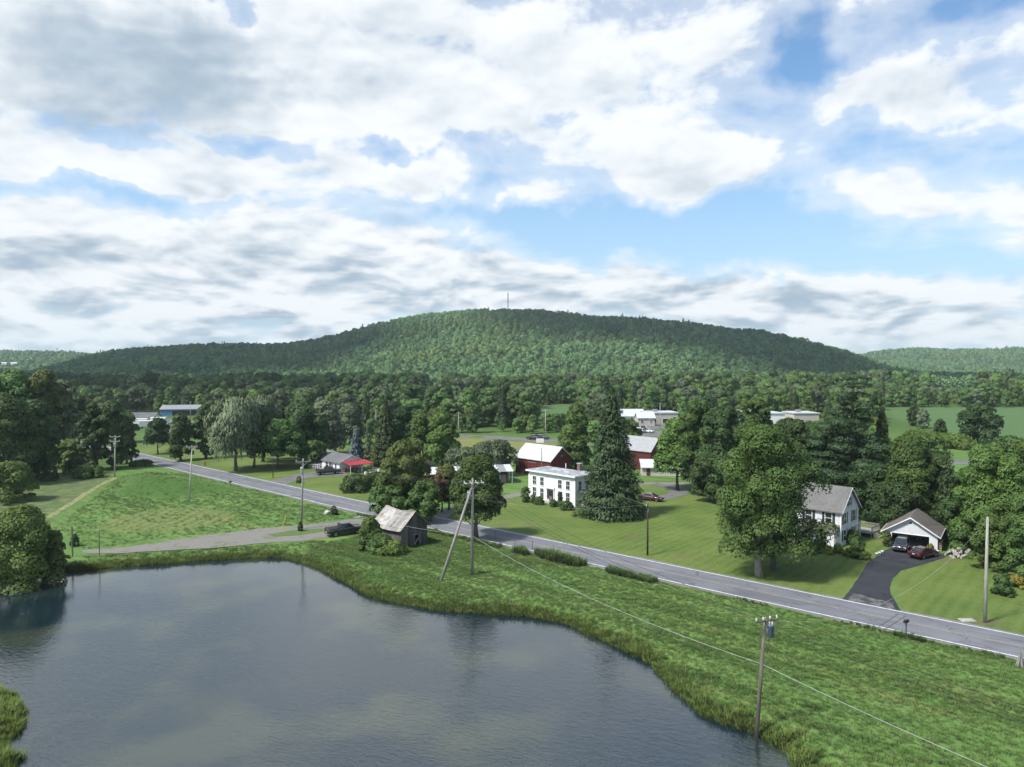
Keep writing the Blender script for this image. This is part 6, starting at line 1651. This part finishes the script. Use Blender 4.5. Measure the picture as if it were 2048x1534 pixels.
for i, (px, py, lab) in enumerate(((1753.5, 1113.5, 'white bucket nearest the flower bed on the drive edge'), (1759, 1111.5, 'middle one of the three white buckets on the drive edge'), (1764.5, 1109, 'white bucket nearest the garage on the drive edge'))):
    r = empty('bucket', on(px, py), .3 * i, lab, 'bucket', 'white buckets on the drive edge')
    MB().lathe([(.15, 0), (.19, .46), (.205, .47), (.205, .5)], 12).build('pail', M_TRIM, r, True); MB().lathe([(.208, .502), (.208, .53), (.12, .55)], 12).build('lid', M_TRIM, r)
    MB().tube([(.2 * math.cos(a), .21 * math.sin(a), .46 - .12 * abs(math.cos(a))) for a in [math.pi * k / 6 for k in range(7)]], .008, 4).build('handle', M_HW, r)
# heap of field stones, firewood stacked against the garage
M_STONE = mat('field_stone', (.20, .185, .17), .9, (.38, .36, .33), 3, bump=.5); M_LOG = mat('split_log', (.24, .17, .115), .9, (.36, .28, .20), 4, stretch=(1, 6, 6))
def rock_me(seed, m, sx=1, sy=.8, sz=.6):
    import bmesh
    bm = bmesh.new(); bmesh.ops.create_icosphere(bm, subdivisions=1, radius=.5); g_ = random.Random(seed)
    for v in bm.verts:
        k = .78 + .4 * g_.random(); v.co = Vector((v.co.x * sx * k, v.co.y * sy * k, v.co.z * sz * k))
    me_ = bpy.data.meshes.new('stone'); bm.to_mesh(me_); bm.free(); me_.materials.append(m); return me_
rocks = [rock_me(i, M_STONE) for i in range(5)]
sp_ = empty('stone_pile', on(1921, 1112), .3, 'heap of grey field stones right of the garage', 'stone pile'); g_ = random.Random(4)
for k in range(95):
    a = g_.random() * 6.28; rr_ = math.sqrt(g_.random()); x, y = math.cos(a) * rr_ * 2.3, math.sin(a) * rr_ * 1.5; top = (1 - rr_ * rr_) * 1.05
    o = link('stone', rocks[k % 5], sp_); o.location = (x, y, top * (.55 + .45 * g_.random()) + .08); o.rotation_euler = (g_.random() * 6, g_.random() * 6, g_.random() * 6); s = .38 + .36 * g_.random(); o.scale = (s, s, s)
fw = empty('firewood_stack', ga.location + Vector((.81 * 6.93 + .585 * .4, -.585 * 6.93 + .81 * .4, 0)), ga.rotation_euler.z, 'firewood stacked against the right wall of the garage', 'firewood')
lm_ = MB().tube([(0, -.2, 0), (.42, -.2, 0)], .085, 7).mesh('log', M_LOG)
for j in range(8):
    for k in range(14):
        o = link('log', lm_, fw); o.location = (.02 + .02 * g_.random(), .25 + k * .175 + (j % 2) * .08, .10 + j * .155)
bo = empty('boulder', on(655, 1029), 0, 'pale boulder in the grass between the road and the gravel drive', 'boulder')
o = link('rock', rock_me(9, mat('pale_boulder', (.36, .35, .34), .9, (.48, .47, .45), 2, bump=.4), 1.6, 1.3, 1.1), bo); o.location = (0, 0, .3)
o = link('rock', rock_me(12, M_STONE, 1, .8, .7), bo); o.location = (1.0, -.2, .15)
tag(MB().box(-.75, .75, -.45, .45, -.1, .10).build('concrete_cover', M_CONC, bevel=.03), 'flat concrete cover in the grass beside the bare roadside pole', 'slab').location = on(1934, 1241)
st = empty('dead_stump', on(2041, 1333), 0, 'grey forked dead stump at the right edge by the road', 'stump')
M_DEADW = mat('bleached_wood', (.27, .26, .25), .9, (.15, .14, .13), 3, stretch=(4, 4, .6))
MB().tube([(-.35, 0, -.2), (-.1, 0, .9), (-.02, 0, 1.75)], [.16, .13, .03], 7).build('limb', M_DEADW, st); MB().tube([(.4, .1, -.2), (.12, 0, .8), (-.05, 0, 1.4)], [.14, .12, .05], 7).build('limb', M_DEADW, st); MB().tube([(0, -.3, -.2), (0, -.1, .6), (.02, 0, 1.1)], [.13, .1, .06], 7).build('limb', M_DEADW, st)
# around the ranch house: red tractor under the awning, bits and pieces beside it
rhM = rh.matrix_basis
tr = empty('garden_tractor', rhM @ Vector((10.6, 3.0, 0)), rh.rotation_euler.z + 1.2, 'red garden tractor under the red awning', 'tractor'); M_TR = mat('tractor_red', (.32, .03, .025), .45)
MB().box(-.1, 1.1, -.3, .3, .45, .95).build('hood', M_TR, tr, bevel=.08); MB().box(-.9, -.1, -.4, .4, .42, .62).build('fender', M_TR, tr, bevel=.05); MB().box(-.8, -.4, -.22, .22, .63, 1.15).build('seat', M_PLAST, tr, bevel=.08)
for x, w in ((-.55, .42), (.85, .28)):
    for s in (-1, 1): MB().lathe([(w * .6, -.12), (w, -.1), (w, .1), (w * .6, .12)], 12).build('wheel', M_TYRE, tr).matrix_local = Matrix.Translation((x, s * .48, w)) @ Matrix.Rotation(R(90), 4, 'X')
MB().tube([(.1, 0, .9), (-.15, 0, 1.2)], .03, 6).lathe([(.2, 0), (.22, .03), (.2, .05)], 10, (-.15, 0, 1.2)).build('steering_wheel', M_PLAST, tr)
def crate(p, s, m, lab, cat='crate', nm='crate'):
    r = empty(nm, p, g_.random() * 3, lab, cat)
    for k in range(4):
        z = k * s * .25
        for y in (-s / 2, s / 2 - .03): MB().box(-s / 2, s / 2, y, y + .03, z + .01, z + s * .22).build('slat', m, r)
        for x in (-s / 2, s / 2 - .03): MB().box(x, x + .03, -s / 2 + .032, s / 2 - .032, z + .01, z + s * .22).build('slat', m, r)
    MB().box(-s / 2 + .03, s / 2 - .03, -s / 2 + .03, s / 2 - .03, .0, .04).build('bottom', m, r)
crate(rhM @ Vector((9.6, 1.2, 0)), .9, mat('red_crate', (.24, .05, .035), .8), 'red slatted crate at the near awning post'); crate(rhM @ Vector((11.6, 5.2, 0)), 1.0, M_DECK, 'grey slatted crate at the far side under the awning')
sc_ = empty('scrap_heap', on(737, 943), 0, 'low heap of stones and scrap right of the red awning', 'scrap heap')
for k in range(40):
    o = link('stone', rocks[k % 5], sc_); o.location = (g_.uniform(-3.4, 3.0), g_.uniform(-1.3, 1.3), g_.uniform(.05, .45)); s = .3 + .5 * g_.random(); o.scale = (s, s, s); o.rotation_euler = (g_.random() * 6, g_.random() * 6, 0)
for px, py, lab in ((731, 949, 'white drum at the left of the scrap heap'), (740, 951, 'white drum in front of the scrap heap'), (757, 946, 'pale flat tub at the right end of the scrap heap')):
    r = empty('drum', on(px, py), 0, lab, 'drum'); MB().lathe([(.27, 0), (.29, .03), (.27, .3), (.29, .33), (.27, .6), (.29, .63), (.1, .64)], 12).build('barrel', M_TRIM, r)
    MB().lathe([(.295, .642), (.295, .67), (.1, .68)], 12).build('lid', M_TRIM, r)
sg = empty('roadside_sign', on(1080, 890), 0, 'small white sign board on two posts beside the highway', 'sign')
MB().box(-1.3, 1.3, -.04, .04, .9, 2.3).build('board', M_TRIM, sg)
for x in (-1.1, 1.1): MB().box(x - .06, x + .06, .045, .14, -.3, 2.35).build('post', M_POLE, sg)
cv = empty('culvert_board', on(720, 1035), .4, 'pale board lying at the mouth of the gravel drive', 'board'); MB().box(-1.2, 1.2, -.25, .25, .02, .12).build('plank', mat('pale_plank', (.38, .36, .33), .9), cv)

# ================================================================== grass, weeds, reeds
def tuft_me(seed, n, h, spread, w, m, droop=.35, leafy=False):
    g_ = np.random.default_rng(seed); V = []; F = []
    for k in range(n):
        a = g_.random() * 6.28; r0 = spread * math.sqrt(g_.random()); x, y = r0 * math.cos(a), r0 * math.sin(a); hh = h * (.55 + .6 * g_.random()); b = a + g_.normal() * .9; d = droop * hh * (.4 + g_.random())
        tx, ty = -math.sin(b) * w, math.cos(b) * w; dx, dy = math.cos(b) * d, math.sin(b) * d; i = len(V)
        V += [(x - tx, y - ty, -.05), (x + tx, y + ty, -.05), (x + tx * .8 + dx * .4, y + ty * .8 + dy * .4, hh * .6), (x - tx * .8 + dx * .4, y - ty * .8 + dy * .4, hh * .6), (x + dx + tx * .15, y + dy + ty * .15, hh), (x + dx - tx * .15, y + dy - ty * .15, hh)]
        F += [(i, i + 1, i + 2, i + 3), (i + 3, i + 2, i + 4, i + 5)]
    V = np.array(V); N = unit(np.stack([V[:, 0], V[:, 1], np.full(len(V), .55)], 1))
    return np_mesh('tuft', V, np.array(F), m)
def tuft_mat(name, c, c2, yel, place=True):
    m, nt, p = new_mat(name); oi = nn(nt, 'ShaderNodeObjectInfo')
    if place:
        g0 = ground_colour(nt)[0]
        lush = None
        c0 = mixc(nt, oi.outputs['Random'], mixc(nt, .45, g0, c), mixc(nt, .25, g0, c2))
    else: c0 = mixc(nt, oi.outputs['Random'], c, c2)
    r2 = mth(nt, 'FRACT', mth(nt, 'MULTIPLY', oi.outputs['Random'], 51.3))
    c0 = mixc(nt, sstep(nt, r2, .90, .97, 0, .7), c0, yel)
    nt.links.new(c0, p.inputs['Base Color']); p.inputs['Roughness'].default_value = .6; p.inputs['Specular IOR Level'].default_value = .2
    nrm = soft_normal(nt, .8, True); nt.links.new(nrm, p.inputs['Normal'])
    tr_ = nn(nt, 'ShaderNodeBsdfTranslucent', {'Color': c0}); mx = nn(nt, 'ShaderNodeMixShader', {0: .18, 1: p.outputs[0], 2: tr_.outputs[0]})
    nt.links.new(mx.outputs[0], nt.nodes['Material Output'].inputs['Surface']); return m
MG_MEADOW = tuft_mat('meadow_grass_blades', (.100, .178, .040), (.172, .262, .080), (.25, .235, .10))
MG_SHORE = tuft_mat('shore_grass_blades', (.075, .125, .026), (.145, .205, .050), (.17, .14, .05), False)
MG_WEED = tuft_mat('weed_leaves', (.055, .105, .024), (.105, .175, .045), (.15, .13, .06), False)
def pts_in(P, dens, seed):
    g_ = np.random.default_rng(seed); P = np.array(P); lo = P.min(0); hi = P.max(0); n = int((hi - lo).prod() * dens)
    X = g_.uniform(lo[0], hi[0], n); Y = g_.uniform(lo[1], hi[1], n); k = in_poly(P, X, Y); return X[k], Y[k]
def clear(X, Y, road_d=4.4):
    k = dist_path(ROAD, X, Y) > road_d; k &= ~in_poly(SHORE, X, Y)
    for P in (GRAVEL, DRIVE_HOUSE): k &= ~in_poly(P, X, Y)
    return k
MEADOW = [tuple(at(a, b)[:2]) for a, b in ((660, 1085), (760, 1062), (870, 1062), (960, 1085), (1136, 1120), (1446, 1185), (1686, 1240), (1806, 1268), (2060, 1325), (2080, 1560), (1590, 1560), (1300, 1340), (1130, 1262), (860, 1228), (700, 1185), (600, 1125), (620, 1095))]
X, Y = pts_in(MEADOW, 13, 1); k = clear(X, Y); X, Y = X[k], Y[k]
X2_, Y2_ = pts_in([tuple(at(a, b)[:2]) for a, b in ((110, 1055), (235, 955), (290, 945), (400, 945), (600, 1000), (735, 1035), (560, 1056), (400, 1070), (170, 1100))], 2.0, 2); k = clear(X2_, Y2_) & (dist_path(TRAIL, X2_, Y2_) > .8) & (~in_poly(DARKG, X2_, Y2_) | (np.random.default_rng(3).random(len(X2_)) < .25)) & (~in_poly(DRYCUT, X2_, Y2_) | (np.random.default_rng(4).random(len(X2_)) < .3)); X2_, Y2_ = X2_[k], Y2_[k]
X3_, Y3_ = pts_in([tuple(at(a, b)[:2]) for a, b in ((100, 1138), (170, 1112), (330, 1102), (530, 1090), (650, 1082), (640, 1118), (520, 1114), (300, 1130))], 6, 5); k = clear(X3_, Y3_); X3_, Y3_ = X3_[k], Y3_[k]
GXx = np.r_[X, X2_, X3_]; GYy = np.r_[Y, Y2_, Y3_]; n = len(GXx); g_ = np.random.default_rng(8)
ca, sa = math.cos(-RANG), math.sin(-RANG); U = GXx * ca - GYy * sa; Vv = GXx * sa + GYy * ca
rows = fbm(U * .06, Vv, 1.8, 61, 3)
s = (.55 + .7 * g_.random(n)) * (.32 + 1.1 * rows) * np.where(GYy > 95, 1.25, 1.0)
tm = [tuft_me(i, 18, .21, .30, .020, MG_MEADOW) for i in range(4)]
scatter('meadow_grass', np.stack([GXx, GYy, ground(GXx, GYy)], 1), s, g_.random(n) * 6.28, g_.integers(0, 4, n), tm, 'rough green meadow grass between the pond and the road')
# taller yellowish fringe on the water's edge
sh_ = np.array(SHORE); seg = np.hypot(*(np.roll(sh_, -1, 0) - sh_).T); nS = 9000
pk_ = g_.choice(len(sh_), nS, p=seg / seg.sum()); t = g_.random(nS); q = sh_[pk_] + (np.roll(sh_, -1, 0)[pk_] - sh_[pk_]) * t[:, None]
dirn = np.roll(sh_, -1, 0)[pk_] - sh_[pk_]; dirn /= np.linalg.norm(dirn, axis=1, keepdims=True) + 1e-9; nrm = np.stack([dirn[:, 1], -dirn[:, 0]], 1)
side = np.where(in_poly(SHORE, *(q + nrm * .3).T), -1, 1); off = np.abs(g_.normal(size=nS)) * .75 - .25
q = q + nrm * (side * off)[:, None]
zS = np.maximum(ground(q[:, 0], q[:, 1]), WATER_Z - .05)
k = (q[:, 1] > 40); q, zS = q[k], zS[k]; nS = len(q)
tS = [tuft_me(20 + i, 16, .46, .30, .024, MG_SHORE, .6) for i in range(3)]
scatter('shore_grass', np.stack([q[:, 0], q[:, 1], zS], 1), (.5 + .8 * g_.random(nS)) * (.45 + 1.1 * fbm(q[:, 0], q[:, 1], 2.5, 71)), g_.random(nS) * 6.28, g_.integers(0, 3, nS), tS, 'tall yellowish grass fringe along the pond shore')
# weeds on the near verge
W_ = []
for a0, a1, o0, o1, h0, nW in ((1072, 1222, -4.2, -6.0, 1.25, 420), (1222, 1352, -4.2, -5.6, .8, 260), (1352, 1404, -4.2, -5.3, .6, 60), (1404, 1470, -4.0, -5.8, 1.15, 160), (880, 1072, -4.3, -5.6, .55, 220), (1806, 1880, -4.2, -5.0, .55, 60), (740, 800, -4.2, -5.6, .6, 60), (1470, 2040, -4.1, -4.7, .35, 260)):
    rp = [p_ for p_ in ROAD if a0 < proj(p_[0], p_[1], 0)[0] < a1]
    if len(rp) < 2: continue
    for _ in range(nW):
        i = g_.integers(0, len(rp) - 1); a = Vector(rp[i]).lerp(Vector(rp[i + 1]), g_.random()); t_ = (Vector(rp[i + 1]) - Vector(rp[i])).normalized(); d_ = g_.uniform(min(-o0, -o1), max(-o0, -o1))
        nn_ = Vector((t_.y, -t_.x)); 
        if nn_.y > 0: nn_ = -nn_
        p_ = a + nn_ * d_; 
        f_ = float(fbm(np.array([p_.x]), np.array([p_.y]), 3.0, 87, 3)[0])
        if f_ < .30: continue
        W_.append((p_.x, p_.y, h0 * g_.uniform(.35, 1.1) * (.35 + 1.1 * f_)))
W_ = np.array(W_); zW = ground(W_[:, 0], W_[:, 1])
tW = [tuft_me(40 + i, 26, 1.0, .32, .055, MG_WEED, .45) for i in range(4)]
scatter('roadside_weeds', np.stack([W_[:, 0], W_[:, 1], zW], 1), W_[:, 2], g_.random(len(W_)) * 6.28, g_.integers(0, 4, len(W_)), tW, 'tall green weeds along the near road verge')
# ================================================================== broken clouds overhead (their shade lies on the hill) and the air
def cloud_mat():
    m, nt, p = new_mat('cloud_vapour')
    d = nn(nt, 'ShaderNodeBsdfDiffuse', {'Color': (.96, .96, .97, 1)}); t = nn(nt, 'ShaderNodeBsdfTranslucent', {'Color': (.96, .96, .97, 1)})
    mx = nn(nt, 'ShaderNodeMixShader', {0: .5, 1: d.outputs[0], 2: t.outputs[0]})
    nt.links.new(mx.outputs[0], nt.nodes['Material Output'].inputs['Surface']); return m
M_CLOUD = cloud_mat()
def cloud(tx, ty, tz, rx, ry, rz, seed):
    import bmesh
    from mathutils import noise as mn
    bm = bmesh.new(); bmesh.ops.create_icosphere(bm, subdivisions=5, radius=1)
    off = Vector((seed * 7.3, seed * 3.1, seed))
    for v in bm.verts:
        n_ = v.co.normalized(); k = 1 + .45 * mn.fractal(n_ * 1.6 + off, .9, 2.1, 6) + .10 * mn.fractal(n_ * 6 + off, .9, 2.1, 4)
        v.co = Vector((n_.x * rx * k, n_.y * ry * k, max(n_.z, -.18 + .03 * mn.noise(n_ * 5)) * rz * k))
    me = bpy.data.meshes.new('cloud'); bm.to_mesh(me); bm.free(); me.materials.append(M_CLOUD)
    for p in me.polygons: p.use_smooth = True
    o = link('cloud', me); t = (930 - tz) / SUN.z; o.location = (tx + SUN.x * t, ty + SUN.y * t, 930); tag(o, kind='structure')
cloud(-640, 1330, 60, 340, 430, 200, 1)
cloud(265, 1430, 110, 310, 260, 160, 2)
cloud(-420, 600, 5, 340, 150, 130, 3)
cloud(560, 1060, 40, 270, 200, 140, 4)
hz_ = MB().box(-6900, 6900, -250, 7900, -4.5, 300).build('haze', None)
hz_.data.materials.clear()
mh = bpy.data.materials.new('air'); mh.use_nodes = True; nt = mh.node_tree; nt.nodes.clear()
ho = nn(nt, 'ShaderNodeOutputMaterial'); vol = nn(nt, 'ShaderNodeVolumePrincipled', {'Color': (.80, .90, 1.0, 1), 'Density': .00008, 'Anisotropy': .2})
nt.links.new(vol.outputs[0], ho.inputs['Volume']); hz_.data.materials.append(mh); tag(hz_, 'thin pale summer haze over the valley', kind='stuff')
